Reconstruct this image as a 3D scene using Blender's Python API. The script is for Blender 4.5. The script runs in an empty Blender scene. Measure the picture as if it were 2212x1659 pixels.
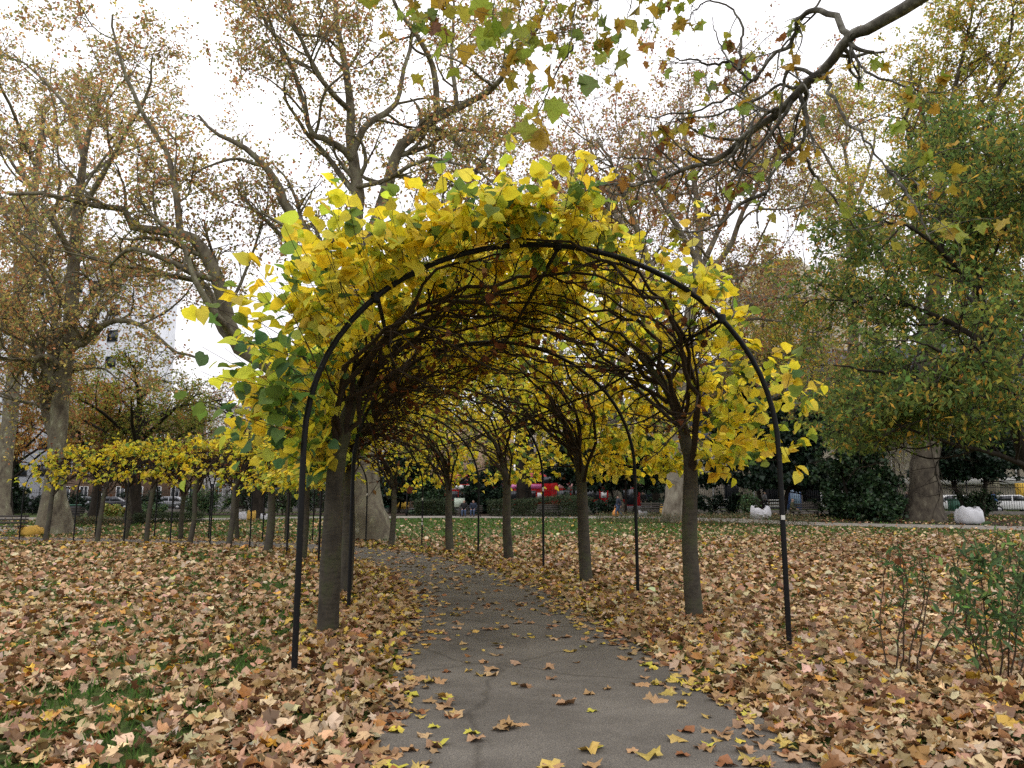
import bpy, bmesh, math, random
import numpy as np
from mathutils import Vector, Matrix

R = math.radians
random.seed(5)
rng = np.random.default_rng(11)
sc = bpy.context.scene
COL = sc.collection

# ------------------------------------------------------------------ camera, sky, sun, exposure
F, CU, CV = 1640.0, 1106.0, 829.5           # focal length and centre in the 2212-wide survey of the photograph
PITCH = math.atan((1087 - CV) / F)
EYE = 1.6
cam = bpy.data.cameras.new('camera')
cam.sensor_width = 36.0
cam.lens = F / 2212 * 36.0
cam.clip_end = 2000
camo = bpy.data.objects.new('camera', cam)
COL.objects.link(camo)
camo.location = (0, 0, EYE)
camo.rotation_euler = (R(90) + PITCH, 0, 0)
sc.camera = camo

w = bpy.data.worlds.new('World')
sc.world = w
w.use_nodes = True
nt = w.node_tree
nt.nodes.clear()
SUN_EL, SUN_AZ = R(48), R(-25)
sky = nt.nodes.new('ShaderNodeTexSky')
sky.sky_type = 'NISHITA'
sky.sun_disc = False
sky.sun_elevation = SUN_EL
sky.sun_rotation = SUN_AZ
sky.dust_density = 4.0
hs_ = nt.nodes.new('ShaderNodeHueSaturation')
hs_.inputs['Saturation'].default_value = 0.1
mx = nt.nodes.new('ShaderNodeMixRGB')
mx.inputs['Fac'].default_value = 0.85
mx.inputs['Color2'].default_value = (11.2, 11.0, 11.6, 1)       # even cloud deck
# overcast sky: brighter overhead than at the horizon, the same all round
tcw = nt.nodes.new('ShaderNodeTexCoord'); sep = nt.nodes.new('ShaderNodeSeparateXYZ'); mrw = nt.nodes.new('ShaderNodeMapRange')
mrw.inputs['From Min'].default_value = 0; mrw.inputs['From Max'].default_value = 1
mrw.inputs['To Min'].default_value = 7.9; mrw.inputs['To Max'].default_value = 17.0
cmb = nt.nodes.new('ShaderNodeMixRGB'); cmb.blend_type = 'MULTIPLY'; cmb.inputs[0].default_value = 1; cmb.inputs[2].default_value = (1, .985, 1.03, 1)
nt.links.new(tcw.outputs['Generated'], sep.inputs[0]); nt.links.new(sep.outputs['Z'], mrw.inputs['Value'])
nt.links.new(mrw.outputs[0], cmb.inputs[1]); nt.links.new(cmb.outputs[0], mx.inputs['Color2'])
bg = nt.nodes.new('ShaderNodeBackground')
bg.inputs['Strength'].default_value = 0.15
wo = nt.nodes.new('ShaderNodeOutputWorld')
nt.links.new(sky.outputs[0], hs_.inputs['Color'])
nt.links.new(hs_.outputs[0], mx.inputs['Color1'])
nt.links.new(mx.outputs[0], bg.inputs['Color'])
nt.links.new(bg.outputs[0], wo.inputs[0])

sl = bpy.data.lights.new('sun', 'SUN')
sl.energy = 0.6
sl.angle = R(20)
sl.color = (1.0, 0.97, 0.93)
so = bpy.data.objects.new('sun', sl)
COL.objects.link(so)
so.rotation_euler = (R(90) - SUN_EL, 0, R(180) - SUN_AZ)

sc.view_settings.view_transform = 'Standard'
sc.view_settings.look = 'None'
sc.view_settings.exposure = -0.12
sc.view_settings.gamma = 1.0
sc.view_settings.use_curve_mapping = False
sc.render.engine = 'CYCLES'
cy = sc.cycles
cy.max_bounces = 7
cy.diffuse_bounces = 4
cy.glossy_bounces = 2
cy.transmission_bounces = 5
cy.transparent_max_bounces = 4
cy.caustics_reflective = False
cy.caustics_refractive = False
cy.use_denoising = False
cy.use_adaptive_sampling = False

# ------------------------------------------------------------------ survey: photograph -> metres
sp, cp = math.sin(PITCH), math.cos(PITCH)
def ray(u, v):
    cx, cyy = (u - CU) / F, (CV - v) / F
    return np.array([cx, cp - cyy * sp, sp + cyy * cp])
def at(u, v, D):
    """the point seen at (u, v) that stands D metres away along the ground axis"""
    d = ray(u, v)
    return np.array([0, 0, EYE]) + d * (D / d[1])
def terrain(x, y):
    x = np.asarray(x, float); y = np.asarray(y, float)
    z = np.interp(y, [-300, 28, 36, 44, 52, 60, 72, 85, 110, 900], [0, 0, .13, .33, .43, .5, .62, .9, .95, .95])
    z = z + 0.16 * np.exp(-((x - 4.3) ** 2 + (y - 5.4) ** 2) / 1.7)
    z = z + 0.02 * np.sin(x * .9 + 1) * np.sin(y * .7) * np.clip((np.abs(x - 0.0) - 1.0) / 3, 0, 1) * np.exp(-(y / 40) ** 2)
    z = z + .27 * np.clip((y - 41.5) / 6, 0, 1) ** 1.3 * np.clip((x + 1) / 9, 0, 1)
    return z
def G(u, v):
    """the point of the ground seen at (u, v)"""
    d = ray(u, v)
    ys = np.concatenate([np.linspace(2.5, 30, 800), np.linspace(30.05, 140, 2200)])
    t = ys / d[1]
    z = EYE + t * d[2]
    g = terrain(t * d[0], ys)
    k = np.argmax(z <= g)
    if z[k] > g[k]: k = len(ys) - 1
    return np.array([t[k] * d[0], ys[k], float(g[k])])
def px(n, D): return n / F * D
def ground(x, y): return np.array([x, y, float(terrain(x, y))])

# ------------------------------------------------------------------ small helpers
def nrm(a): return a / np.maximum(np.linalg.norm(a, axis=-1, keepdims=True), 1e-9)
def tag(o, label=None, cat=None, group=None, kind=None):
    if label: o['label'] = label
    if cat: o['category'] = cat
    if group: o['group'] = group
    if kind: o['kind'] = kind
    return o
def thing(name, loc, label, cat, rz=0.0, group=None):
    o = bpy.data.objects.new(name, None)
    o.empty_display_size = .2
    COL.objects.link(o)
    o.location = [float(c) for c in loc]
    o.rotation_euler.z = rz
    return tag(o, label, cat, group)
def mesh_np(name, V, faces_idx, face_sizes, mat, smooth=False, col=None):
    me = bpy.data.meshes.new(name)
    V = np.ascontiguousarray(V, np.float32)
    me.vertices.add(len(V)); me.vertices.foreach_set('co', V.ravel())
    fi = np.ascontiguousarray(faces_idx, np.int32).ravel()
    fs = np.ascontiguousarray(face_sizes, np.int32)
    me.loops.add(len(fi)); me.loops.foreach_set('vertex_index', fi)
    me.polygons.add(len(fs))
    st = np.zeros(len(fs), np.int32); st[1:] = np.cumsum(fs)[:-1]
    me.polygons.foreach_set('loop_start', st)
    me.update(calc_edges=True)
    if smooth: me.polygons.foreach_set('use_smooth', np.ones(len(fs), bool))
    if col is not None:
        a = me.color_attributes.new('col', 'FLOAT_COLOR', 'POINT')
        c = np.ones((len(V), 4), np.float32); c[:, :3] = col
        a.data.foreach_set('color', c.ravel())
    if mat is not None: me.materials.append(mat)
    me.validate()
    return me
def link(name, me, parent=None, loc=None):
    o = bpy.data.objects.new(name, me)
    COL.objects.link(o)
    if loc is not None: o.location = [float(c) for c in loc]
    if parent is not None: o.parent = parent
    return o

class MB:
    """collects boxes, bars, lathes and sheets; build() links them as one mesh object"""
    def __init__(s): s.V = []; s.Fs = []; s.n = 0
    def add(s, V, Fc):
        s.V.append(np.asarray(V, float)); s.Fs += [[i + s.n for i in f] for f in Fc]; s.n += len(V); return s
    def box(s, x0, x1, y0, y1, z0, z1):
        V = [(x, y, z) for z in (z0, z1) for y in (y0, y1) for x in (x0, x1)]
        return s.add(V, [(0, 2, 3, 1), (4, 5, 7, 6), (0, 1, 5, 4), (2, 6, 7, 3), (0, 4, 6, 2), (1, 3, 7, 5)])
    def quad(s, a, b, c, d): return s.add([a, b, c, d], [(0, 1, 2, 3)])
    def bar(s, a, b, r, r2=None, n=6):
        V, I = tube_geo(np.array([[a, b]], float), np.array([[r, r if r2 is None else r2]]), n, cap=True)
        return s.add(V, I)
    def path(s, pts, r, n=6):
        pts = np.array(pts, float)
        V, I = tube_geo(pts[None], np.broadcast_to(np.asarray(r, float), (1, len(pts))), n, cap=True)
        return s.add(V, I)
    def lathe(s, prof, cx=0, cy=0, n=12, axis='z'):
        V = []
        for r, z in prof:
            for k in range(n):
                a = 2 * math.pi * k / n
                p = (cx + r * math.cos(a), cy + r * math.sin(a), z)
                if axis == 'x': p = (z, cx + r * math.cos(a), cy + r * math.sin(a))
                if axis == 'y': p = (cx + r * math.cos(a), z, cy + r * math.sin(a))
                V.append(p)
        Fc = []
        for i in range(len(prof) - 1):
            for k in range(n):
                k2 = (k + 1) % n
                Fc.append((i * n + k, i * n + k2, (i + 1) * n + k2, (i + 1) * n + k))
        Fc.append(tuple(range(n))[::-1]); Fc.append(tuple((len(prof) - 1) * n + k for k in range(n)))
        return s.add(V, Fc)
    def prism(s, poly, y0, y1):
        """poly in (x, z), extruded along y"""
        n = len(poly)
        V = [(x, y0, z) for x, z in poly] + [(x, y1, z) for x, z in poly]
        Fc = [tuple(range(n))[::-1], tuple(range(n, 2 * n))] + [(k, (k + 1) % n, n + (k + 1) % n, n + k) for k in range(n)]
        return s.add(V, Fc)
    def mesh(s, name, mat, smooth=False, bevel=0):
        V = np.concatenate(s.V)
        me = mesh_np(name, V, np.array([i for f in s.Fs for i in f]), np.array([len(f) for f in s.Fs]), mat, smooth)
        if bevel:
            bm = bmesh.new(); bm.from_mesh(me)
            bmesh.ops.bevel(bm, geom=list(bm.edges), offset=bevel, segments=1, affect='EDGES', profile=.5)
            bm.to_mesh(me); bm.free()
        return me
    def build(s, name, mat, parent=None, smooth=False, bevel=0): return link(name, s.mesh(name, mat, smooth, bevel), parent)

def tube_arrays(P, Rd, S, wav=None):
    """P (N,K,3), Rd (N,K) -> verts and quads of N tubes of S sides"""
    N, K, _ = P.shape
    T = np.empty_like(P)
    T[:, 1:-1] = P[:, 2:] - P[:, :-2]; T[:, 0] = P[:, 1] - P[:, 0]; T[:, -1] = P[:, -1] - P[:, -2]
    T = nrm(T)
    cand = nrm(np.array([[0, 0, 1.0], [.31, .95, 0], [.95, -.31, 0], [-.6, .64, .48]]))
    m = nrm(P[:, -1] - P[:, 0]); hz = np.cross(m, np.array([0, 0, 1.0])) + np.array([1e-4, 0, 0])
    cs = np.concatenate([np.repeat(cand[None], N, 0), nrm(hz)[:, None]], 1)
    worst = np.abs(np.einsum('nkd,ncd->nkc', T, cs)).max(1)
    ref = cs[np.arange(N), worst.argmin(1)]
    ref = np.repeat(ref[:, None], K, 1)
    A = nrm(ref - (ref * T).sum(-1, keepdims=True) * T)
    B = np.cross(T, A)
    ang = np.arange(S) * 2 * math.pi / S
    rr = Rd[:, :, None] * (np.ones((1, 1, S)) if wav is None else wav)
    V = P[:, :, None] + rr[..., None] * (A[:, :, None] * np.cos(ang)[None, None, :, None] + B[:, :, None] * np.sin(ang)[None, None, :, None])
    base = np.arange(N * K).reshape(N, K)[:, :-1, None] * S
    k = np.arange(S)[None, None]; k2 = (np.arange(S) + 1)[None, None] % S
    Q = np.stack([base + k, base + k2, base + S + k2, base + S + k], -1).reshape(-1, 4)
    return V.reshape(-1, 3), Q
def tube_geo(P, Rd, S, cap=False):
    V, Q = tube_arrays(np.asarray(P, float), np.asarray(Rd, float), S)
    Fc = [tuple(int(i) for i in q) for q in Q]
    if cap:
        n = len(V)
        Fc.append(tuple(range(S))[::-1]); Fc.append(tuple(range(n - S, n)))
    return V, Fc
def tubes_mesh(name, groups, mat):
    """groups: list of (P, Rd, S[, wav])"""
    Vs, Qs, n = [], [], 0
    for g in groups:
        V, Q = tube_arrays(*g)
        Vs.append(V); Qs.append(Q + n); n += len(V)
    V = np.concatenate(Vs); Q = np.concatenate(Qs)
    return mesh_np(name, V, Q, np.full(len(Q), 4), mat, smooth=True)

def resample(pts, K, rad=None):
    """Catmull-Rom through the points, K samples"""
    pts = np.asarray(pts, float)
    n = len(pts)
    if n == 2:
        t = np.linspace(0, 1, K)[:, None]
        out = pts[0] * (1 - t) + pts[1] * t
    else:
        e = np.vstack([2 * pts[0] - pts[1], pts, 2 * pts[-1] - pts[-2]])
        t = np.linspace(0, n - 1 - 1e-6, K); i = t.astype(int); f = (t - i)[:, None]
        p0, p1, p2, p3 = e[i], e[i + 1], e[i + 2], e[i + 3]
        out = .5 * (2 * p1 + (p2 - p0) * f + (2 * p0 - 5 * p1 + 4 * p2 - p3) * f ** 2 + (3 * p1 - p0 - 3 * p2 + p3) * f ** 3)
    if rad is None: return out
    return out, np.interp(np.linspace(0, 1, K), np.linspace(0, 1, len(rad)), rad)

def sprout(P, Rd, n, t0, t1, L, ang, K, wob=.25, up=.0, rf=.5, rtip=.3, side=0.0, rmin=.004, Lw=True):
    """n child branches off the branches P: vectorised random growth"""
    N, Kp, _ = P.shape
    seg = np.linalg.norm(np.diff(P, axis=1), axis=-1).sum(1)
    pi = rng.choice(N, n, p=seg / seg.sum())
    t = rng.uniform(t0, t1, n) * (Kp - 1 - 1e-6)
    i = t.astype(int); f = (t - i)[:, None]
    p0 = P[pi, i] * (1 - f) + P[pi, i + 1] * f
    tan = nrm(P[pi, i + 1] - P[pi, i])
    r0 = (Rd[pi, i] * (1 - f[:, 0]) + Rd[pi, i + 1] * f[:, 0])
    per = rng.normal(size=(n, 3)); per[:, 2] += side
    per = nrm(per - (per * tan).sum(-1, keepdims=True) * tan)
    a = R(1) * rng.uniform(ang[0], ang[1], n)[:, None]
    d = nrm(tan * np.cos(a) + per * np.sin(a))
    ln = rng.uniform(L[0], L[1], n)
    if Lw: ln = ln * (1.1 - .5 * t / Kp)
    Q = np.empty((n, K, 3)); Q[:, 0] = p0
    dr = rng.normal(size=(n, 3))
    for k in range(1, K):
        dr = .6 * dr + .8 * rng.normal(size=(n, 3))
        d = nrm(d + wob * dr + np.array([0, 0, up]))
        Q[:, k] = Q[:, k - 1] + d * (ln / (K - 1))[:, None]
    rs = np.maximum(r0 * rf, rmin)
    Rq = rs[:, None] * np.linspace(1, rtip, K)[None]
    return Q, Rq

# ------------------------------------------------------------------ leaves
def fan(outline, fold=.18, curl=.25):
    """leaf template: outline in (x, y) with y from the stalk (0) to the tip (1); centre vertex added; folded along the rib, curled"""
    o = np.array(outline, float)
    c = np.array([[0, .42]])
    pts = np.vstack([c, o])
    z = fold * np.abs(pts[:, 0]) - curl * (pts[:, 1] - .4) ** 2
    V = np.column_stack([pts, z])
    n = len(o)
    Fc = np.array([(0, 1 + k, 1 + (k + 1) % n) for k in range(n)])
    return V, Fc
def mirror(half): return half + [(-x, y) for x, y in half[::-1] if abs(x) > 1e-6]
PLANE_OUT = [(0, .05), (.2, -.02), (.28, .12), (.56, .14), (.44, .32), (.62, .56), (.36, .52), (.3, .68), (0, 1.0)]
PLANE = mirror(PLANE_OUT[:-1]); PLANE.insert(len(PLANE_OUT) - 1, (0, 1.0))
def plane_leaf(crumple, seed):
    r = np.random.default_rng(seed)
    out = PLANE_OUT[:-1] + [(0, 1.0)] + [(-x, y) for x, y in PLANE_OUT[1:-1][::-1]]
    out = np.array(out) + r.normal(0, .03, (len(out), 2))
    V, Fc = fan(out, .12, .15)
    V[1:, 2] += r.normal(0, crumple, len(V) - 1) + crumple * 2.2 * np.sin(np.arctan2(V[1:, 1] - .4, V[1:, 0]) * 2 + r.uniform(0, 6)) * np.hypot(V[1:, 0], V[1:, 1] - .4)
    V[:, 1] -= .0
    return V, Fc
PL_NEAR = [plane_leaf(.1, s) for s in range(6)]
def star(seed, cr=.08):
    r = np.random.default_rng(seed)
    out = np.array([(0, 0), (.45, .12), (.3, .35), (.55, .6), (.22, .62), (0, 1), (-.22, .62), (-.55, .6), (-.3, .35), (-.45, .12)])
    V, Fc = fan(out + r.normal(0, .03, out.shape), .15, .2)
    V[1:, 2] += r.normal(0, cr, len(V) - 1)
    return V, Fc
PL_MID = [star(s) for s in range(4)]
def small(seed, cr=.12):
    r = np.random.default_rng(seed)
    V = np.array([(0, 0, 0), (.48, .3, .1), (.3, .75, .0), (0, 1, -.1), (-.45, .7, .05), (-.4, .2, .12)], float)
    V[:, 2] += r.normal(0, cr, 6); V[:, :2] += r.normal(0, .05, (6, 2))
    return V, np.array([(0, 1, 2), (0, 2, 3), (0, 3, 4), (0, 4, 5)])
PL_FAR = [small(s) for s in range(4)]
def heart(seed):
    r = np.random.default_rng(seed)
    out = np.array([(0, .06), (.18, -.04), (.4, .04), (.52, .3), (.42, .58), (.2, .82), (0, 1.06), (-.2, .8), (-.44, .55), (-.5, .28), (-.38, .02), (-.16, -.03)])
    V, Fc = fan(out + r.normal(0, .02, out.shape), .2 * r.uniform(.3, 1.3), .3 * r.uniform(-.2, 1))
    V[1:, 2] += r.normal(0, .03, len(V) - 1)
    return V, Fc
HEART = [heart(s) for s in range(6)]
def heart_lo(seed):
    r = np.random.default_rng(seed)
    V = np.array([(0, 0, 0), (.45, .05, .08), (.48, .45, .1), (0, 1.05, -.12), (-.46, .45, .1), (-.42, .05, .08)], float)
    V[:, 2] += r.normal(0, .05, 6)
    return V, np.array([(0, 1, 2), (0, 2, 3), (0, 3, 4), (0, 4, 5)])
HEART_LO = [heart_lo(s) for s in range(4)]
def oval(seed):
    r = np.random.default_rng(seed)
    V = np.array([(0, 0, 0), (.2, .3, .05), (.21, .6, .03), (0, 1, -.12), (-.21, .6, .03), (-.2, .3, .05)], float)
    V[:, 2] += r.normal(0, .03, 6)
    return V, np.array([(0, 1, 2), (0, 2, 3), (0, 3, 4), (0, 4, 5)])
OVAL = [oval(s) for s in range(4)]
def kite(seed, wd=.45, cr=.1):
    r = np.random.default_rng(seed)
    V = np.array([(0, 0, 0), (wd, .45, .1), (0, 1, -.08), (-wd, .45, .1)], float); V[:, 2] += r.normal(0, cr, 4); V[:, :2] += r.normal(0, .06, (4, 2))
    return V, np.array([(0, 1, 2), (0, 2, 3)])
TINY = [kite(s) for s in range(5)]
OVAL_LO = [kite(s, .24, .05) for s in range(4)]
SPRAY = [kite(s + 9, .4, .14) for s in range(5)]
BLADE = [(np.array([(-.05, 0, 0), (.05, 0, 0), (.03, .6, .08), (0, 1, .3)], float), np.array([(0, 1, 2), (0, 2, 3)]))]

def leaf_frames(n, droop=.5, spread=1.0, D=None):
    """random leaf axis (droop: pull downwards) and normal"""
    if D is None: D = rng.normal(size=(n, 3)) * spread
    D = nrm(D + np.array([0, 0, -droop]))
    Nn = rng.normal(size=(n, 3)) * .7 + np.array([0, 0, 1.0])
    Nn = nrm(Nn - (Nn * D).sum(-1, keepdims=True) * D)
    return D, Nn
def leaves_mesh(name, tmpls, P, D, Nn, S, C, mat, cj=.1):
    """joins a leaf (one of the templates) at every point P; C is a colour per leaf"""
    n = len(P)
    which = rng.integers(0, len(tmpls), n)
    X = np.cross(D, Nn)
    Vs, Fs, Cs, off = [], [], [], 0
    for k, (tv, tf) in enumerate(tmpls):
        m = np.where(which == k)[0]
        if not len(m): continue
        V = P[m, None] + S[m, None, None] * (tv[None, :, 0:1] * X[m, None] + tv[None, :, 1:2] * D[m, None] + tv[None, :, 2:3] * Nn[m, None])
        nv = len(tv)
        Fc = tf[None] + (np.arange(len(m)) * nv)[:, None, None] + off
        cc = C[m, None] * np.exp(rng.normal(0, cj, (len(m), nv, 1)))
        Vs.append(V.reshape(-1, 3)); Fs.append(Fc.reshape(-1, 3)); Cs.append(cc.reshape(-1, 3)); off += len(m) * nv
    Fc = np.concatenate(Fs)
    return mesh_np(name, np.concatenate(Vs), Fc, np.full(len(Fc), 3), mat, False, np.concatenate(Cs))
def pick(pal, n, jit=.15):
    """pal: list of (weight, rgb)"""
    wt = np.array([p[0] for p in pal], float); cc = np.array([p[1] for p in pal], float)
    c = cc[rng.choice(len(pal), n, p=wt / wt.sum())]
    return c * np.exp(rng.normal(0, jit, (n, 1))) * np.exp(rng.normal(0, jit * .4, (n, 3)))
def leaf_matrix(p, d, n, s):
    x = np.cross(d, n)
    M = Matrix(((x[0] * s, d[0] * s, n[0] * s, p[0]), (x[1] * s, d[1] * s, n[1] * s, p[1]), (x[2] * s, d[2] * s, n[2] * s, p[2]), (0, 0, 0, 1)))
    return M
def leaf_variants(name, tmpls, pal, mat, n=14):
    """shared leaf meshes for single leaves: n shape and colour variants"""
    out = []
    for k in range(n):
        tv, tf = tmpls[k % len(tmpls)]
        c = pick(pal, 1)[0] * np.exp(rng.normal(0, .12, (len(tv), 1)))
        out.append(mesh_np(name, tv, tf, np.full(len(tf), 3), mat, False, c))
    return out
def vnoise(x, y, seed=0):
    """2-d value noise, 0..1"""
    r = np.random.default_rng(seed); tb = r.random((64, 64))
    xi = np.floor(x).astype(int); yi = np.floor(y).astype(int); fx = x - xi; fy = y - yi
    fx = fx * fx * (3 - 2 * fx); fy = fy * fy * (3 - 2 * fy)
    g = lambda a, b: tb[a % 64, b % 64]
    return (g(xi, yi) * (1 - fx) + g(xi + 1, yi) * fx) * (1 - fy) + (g(xi, yi + 1) * (1 - fx) + g(xi + 1, yi + 1) * fx) * fy

# ------------------------------------------------------------------ materials
def mat_new(name):
    m = bpy.data.materials.new(name); m.use_nodes = True
    return m, m.node_tree, m.node_tree.nodes['Principled BSDF']
def ramp(t, stops):
    r = t.nodes.new('ShaderNodeValToRGB')
    el = r.color_ramp.elements
    while len(el) < len(stops): el.new(.5)
    for e, (p, c) in zip(el, stops): e.position = p; e.color = (*c, 1)
    return r
def noise(t, scale, detail=4, rough=.6, coord='Object', stretch=None):
    tc = t.nodes.new('ShaderNodeTexCoord'); n = t.nodes.new('ShaderNodeTexNoise')
    n.inputs['Scale'].default_value = scale; n.inputs['Detail'].default_value = detail; n.inputs['Roughness'].default_value = rough
    src = tc.outputs[coord]
    if stretch:
        mp = t.nodes.new('ShaderNodeMapping'); mp.inputs['Scale'].default_value = stretch
        t.links.new(src, mp.inputs[0]); src = mp.outputs[0]
    t.links.new(src, n.inputs['Vector'])
    return n
def bumped(t, b, n, strength=.3, dist=.02):
    bp = t.nodes.new('ShaderNodeBump'); bp.inputs['Strength'].default_value = strength; bp.inputs['Distance'].default_value = dist
    t.links.new(n.outputs[0], bp.inputs['Height']); t.links.new(bp.outputs[0], b.inputs['Normal'])
def simple(name, c, rough=.6, metal=0, var=.25, scale=6, bump=0, spec=.5, stretch=None):
    m, t, b = mat_new(name)
    n = noise(t, scale, stretch=stretch)
    r = ramp(t, [(.3, tuple(x * (1 - var) for x in c)), (.7, tuple(min(1, x * (1 + var)) for x in c))])
    t.links.new(n.outputs[0], r.inputs[0]); t.links.new(r.outputs[0], b.inputs['Base Color'])
    b.inputs['Roughness'].default_value = rough; b.inputs['Metallic'].default_value = metal
    b.inputs['Specular IOR Level'].default_value = spec
    if bump: bumped(t, b, n, bump, .02)
    return m
def leaf_mat(name, trans=.4, patch=None, gloss=.0, pscale=45):
    """colour from the leaf's own attribute, light passes through; patch: blotches of a second colour"""
    m = bpy.data.materials.new(name); m.use_nodes = True; t = m.node_tree; t.nodes.clear()
    out = t.nodes.new('ShaderNodeOutputMaterial'); a = t.nodes.new('ShaderNodeAttribute'); a.attribute_name = 'col'
    c = a.outputs['Color']
    if patch:
        n = noise(t, pscale, 2, .6)
        r = ramp(t, [(patch[1], (0, 0, 0)), (patch[1] + .08, (1, 1, 1))])
        t.links.new(n.outputs[0], r.inputs[0])
        mxx = t.nodes.new('ShaderNodeMixRGB'); mxx.inputs['Color2'].default_value = (*patch[0], 1)
        t.links.new(r.outputs[0], mxx.inputs['Fac']); t.links.new(c, mxx.inputs['Color1']); c = mxx.outputs[0]
    d = t.nodes.new('ShaderNodeBsdfDiffuse'); tr = t.nodes.new('ShaderNodeBsdfTranslucent'); ms = t.nodes.new('ShaderNodeMixShader')
    ms.inputs[0].default_value = trans
    t.links.new(c, d.inputs[0]); t.links.new(c, tr.inputs[0]); t.links.new(d.outputs[0], ms.inputs[1]); t.links.new(tr.outputs[0], ms.inputs[2])
    last = ms
    if gloss:
        g = t.nodes.new('ShaderNodeBsdfGlossy'); g.inputs['Roughness'].default_value = .45
        m2 = t.nodes.new('ShaderNodeMixShader'); m2.inputs[0].default_value = gloss
        t.links.new(last.outputs[0], m2.inputs[1]); t.links.new(g.outputs[0], m2.inputs[2]); last = m2
    t.links.new(last.outputs[0], out.inputs[0])
    return m
M_LIME = leaf_mat('lime_leaf', .58, ((.5, .3, .05), .74), .025)
M_PLANE = leaf_mat('plane_leaf_hanging', .42, ((.2, .07, .02), .6), .03, 22)
M_CROWN = leaf_mat('crown_leaf', .5)
M_LITTER = leaf_mat('litter_leaf', .08, ((.12, .055, .025), .66), .04, 30)
M_EVER = leaf_mat('evergreen_leaf', .12, None, .03)
M_GRASS = leaf_mat('grass_blade', .3)

def bark(name, stops, scale=5, stretch=(1, 1, .35), bump=.5, dist=.03, rough=.9):
    m, t, b = mat_new(name)
    n = noise(t, scale, 6, .65, 'Object', stretch); r = ramp(t, stops)
    t.links.new(n.outputs[0], r.inputs[0]); t.links.new(r.outputs[0], b.inputs['Base Color'])
    b.inputs['Roughness'].default_value = rough; b.inputs['Specular IOR Level'].default_value = .2
    n2 = noise(t, scale * 2.6, 4, .6, 'Object', stretch); bumped(t, b, n2, bump, dist)
    return m
def lime_bark():
    m, t, b = mat_new('lime_bark')
    n = noise(t, 4, 6, .65, 'Object', (1, 1, .6)); r = ramp(t, [(.3, (.035, .03, .024)), (.5, (.07, .061, .046)), (.62, (.066, .069, .036)), (.75, (.115, .103, .08))])
    n2 = noise(t, 9, 5, .7, 'Object', (.8, .8, 3.2)); r2 = ramp(t, [(.38, (.5, .5, .5)), (.5, (1, 1, 1)), (.68, (1.1, 1.1, 1.1)), (.73, (2.1, 2.1, 2.0))])
    mxx = t.nodes.new('ShaderNodeMixRGB'); mxx.blend_type = 'MULTIPLY'; mxx.inputs[0].default_value = .6
    t.links.new(n.outputs[0], r.inputs[0]); t.links.new(n2.outputs[0], r2.inputs[0]); t.links.new(r.outputs[0], mxx.inputs[1]); t.links.new(r2.outputs[0], mxx.inputs[2])
    t.links.new(mxx.outputs[0], b.inputs['Base Color']); b.inputs['Roughness'].default_value = .85; b.inputs['Specular IOR Level'].default_value = .2
    bumped(t, b, n2, .35, .012)
    return m
M_BARK_LIME = lime_bark()
M_BRANCH = bark('lime_branch', [(.3, (.022, .016, .012)), (.7, (.06, .042, .03))], 12, None, .3, .008)
M_BARK_PLANE = bark('plane_bark', [(.32, (.075, .062, .046)), (.45, (.15, .128, .092)), (.54, (.2, .178, .125)), (.6, (.2, .19, .12)), (.66, (.36, .34, .25))], 2.6, (1, 1, .55), .5, .06)
M_BARK_SHADED = bark('shaded_plane_bark', [(.32, (.035, .028, .021)), (.46, (.075, .062, .046)), (.56, (.1, .085, .06)), (.66, (.17, .15, .11))], 2.6, (1, 1, .55), .6, .06)  # plane bark with the right-hand trunk's shade put into its colour
M_BARK_PALE = bark('pale_plane_bark', [(.35, (.11, .09, .065)), (.5, (.22, .19, .145)), (.7, (.34, .31, .24))], 2, (1, 1, .6), .4, .04)
M_BARK_DARK = bark('dark_bark', [(.3, (.015, .012, .009)), (.7, (.05, .04, .03))], 4, (1, 1, .4), .6, .04)
M_BARK_OVER = bark('overhanging_bark', [(.33, (.03, .027, .022)), (.52, (.11, .1, .08)), (.66, (.26, .25, .21))], 9, (1, 1, 1), .3, .01)
M_TWIG = bark('twig_bark', [(.3, (.04, .028, .02)), (.7, (.1, .07, .045))], 20, None, .2, .005)

# ================================================================== THE SETTING
def col_noise_mat(name, layers, rough=.95, bump=None, spec=.2):
    """layers: list of (scale, detail, stops) multiplied / mixed in turn; first is the base"""
    m, t, b = mat_new(name)
    c = None
    for sc_, det, stops, mode, fac in layers:
        n = noise(t, sc_, det, .65); r = ramp(t, stops); t.links.new(n.outputs[0], r.inputs[0])
        if c is None: c = r.outputs[0]
        else:
            mxx = t.nodes.new('ShaderNodeMixRGB'); mxx.blend_type = mode; mxx.inputs[0].default_value = fac
            t.links.new(c, mxx.inputs[1]); t.links.new(r.outputs[0], mxx.inputs[2]); c = mxx.outputs[0]
    t.links.new(c, b.inputs['Base Color'])
    b.inputs['Roughness'].default_value = rough; b.inputs['Specular IOR Level'].default_value = spec
    if bump:
        n = noise(t, bump[0], 6, .7); bumped(t, b, n, bump[1], bump[2])
    return m
M_LAWN = col_noise_mat('lawn_turf', [
    (.35, 4, [(.3, (.05, .085, .018)), (.7, (.075, .115, .025))], None, 0),
    (9, 6, [(.35, (.45, .42, .35)), (.7, (1.25, 1.2, 1.0))], 'MULTIPLY', 1.0),
], bump=(30, .6, .03))
M_SOIL = col_noise_mat('bare_soil', [(2.5, 6, [(.3, (.02, .014, .01)), (.55, (.045, .03, .02)), (.7, (.09, .05, .025))], None, 0)], bump=(14, .8, .05))
M_GRAVEL = col_noise_mat('pale_path', [(3, 6, [(.3, (.2, .18, .15)), (.7, (.3, .27, .23))], None, 0)], bump=(40, .3, .01))
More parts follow.
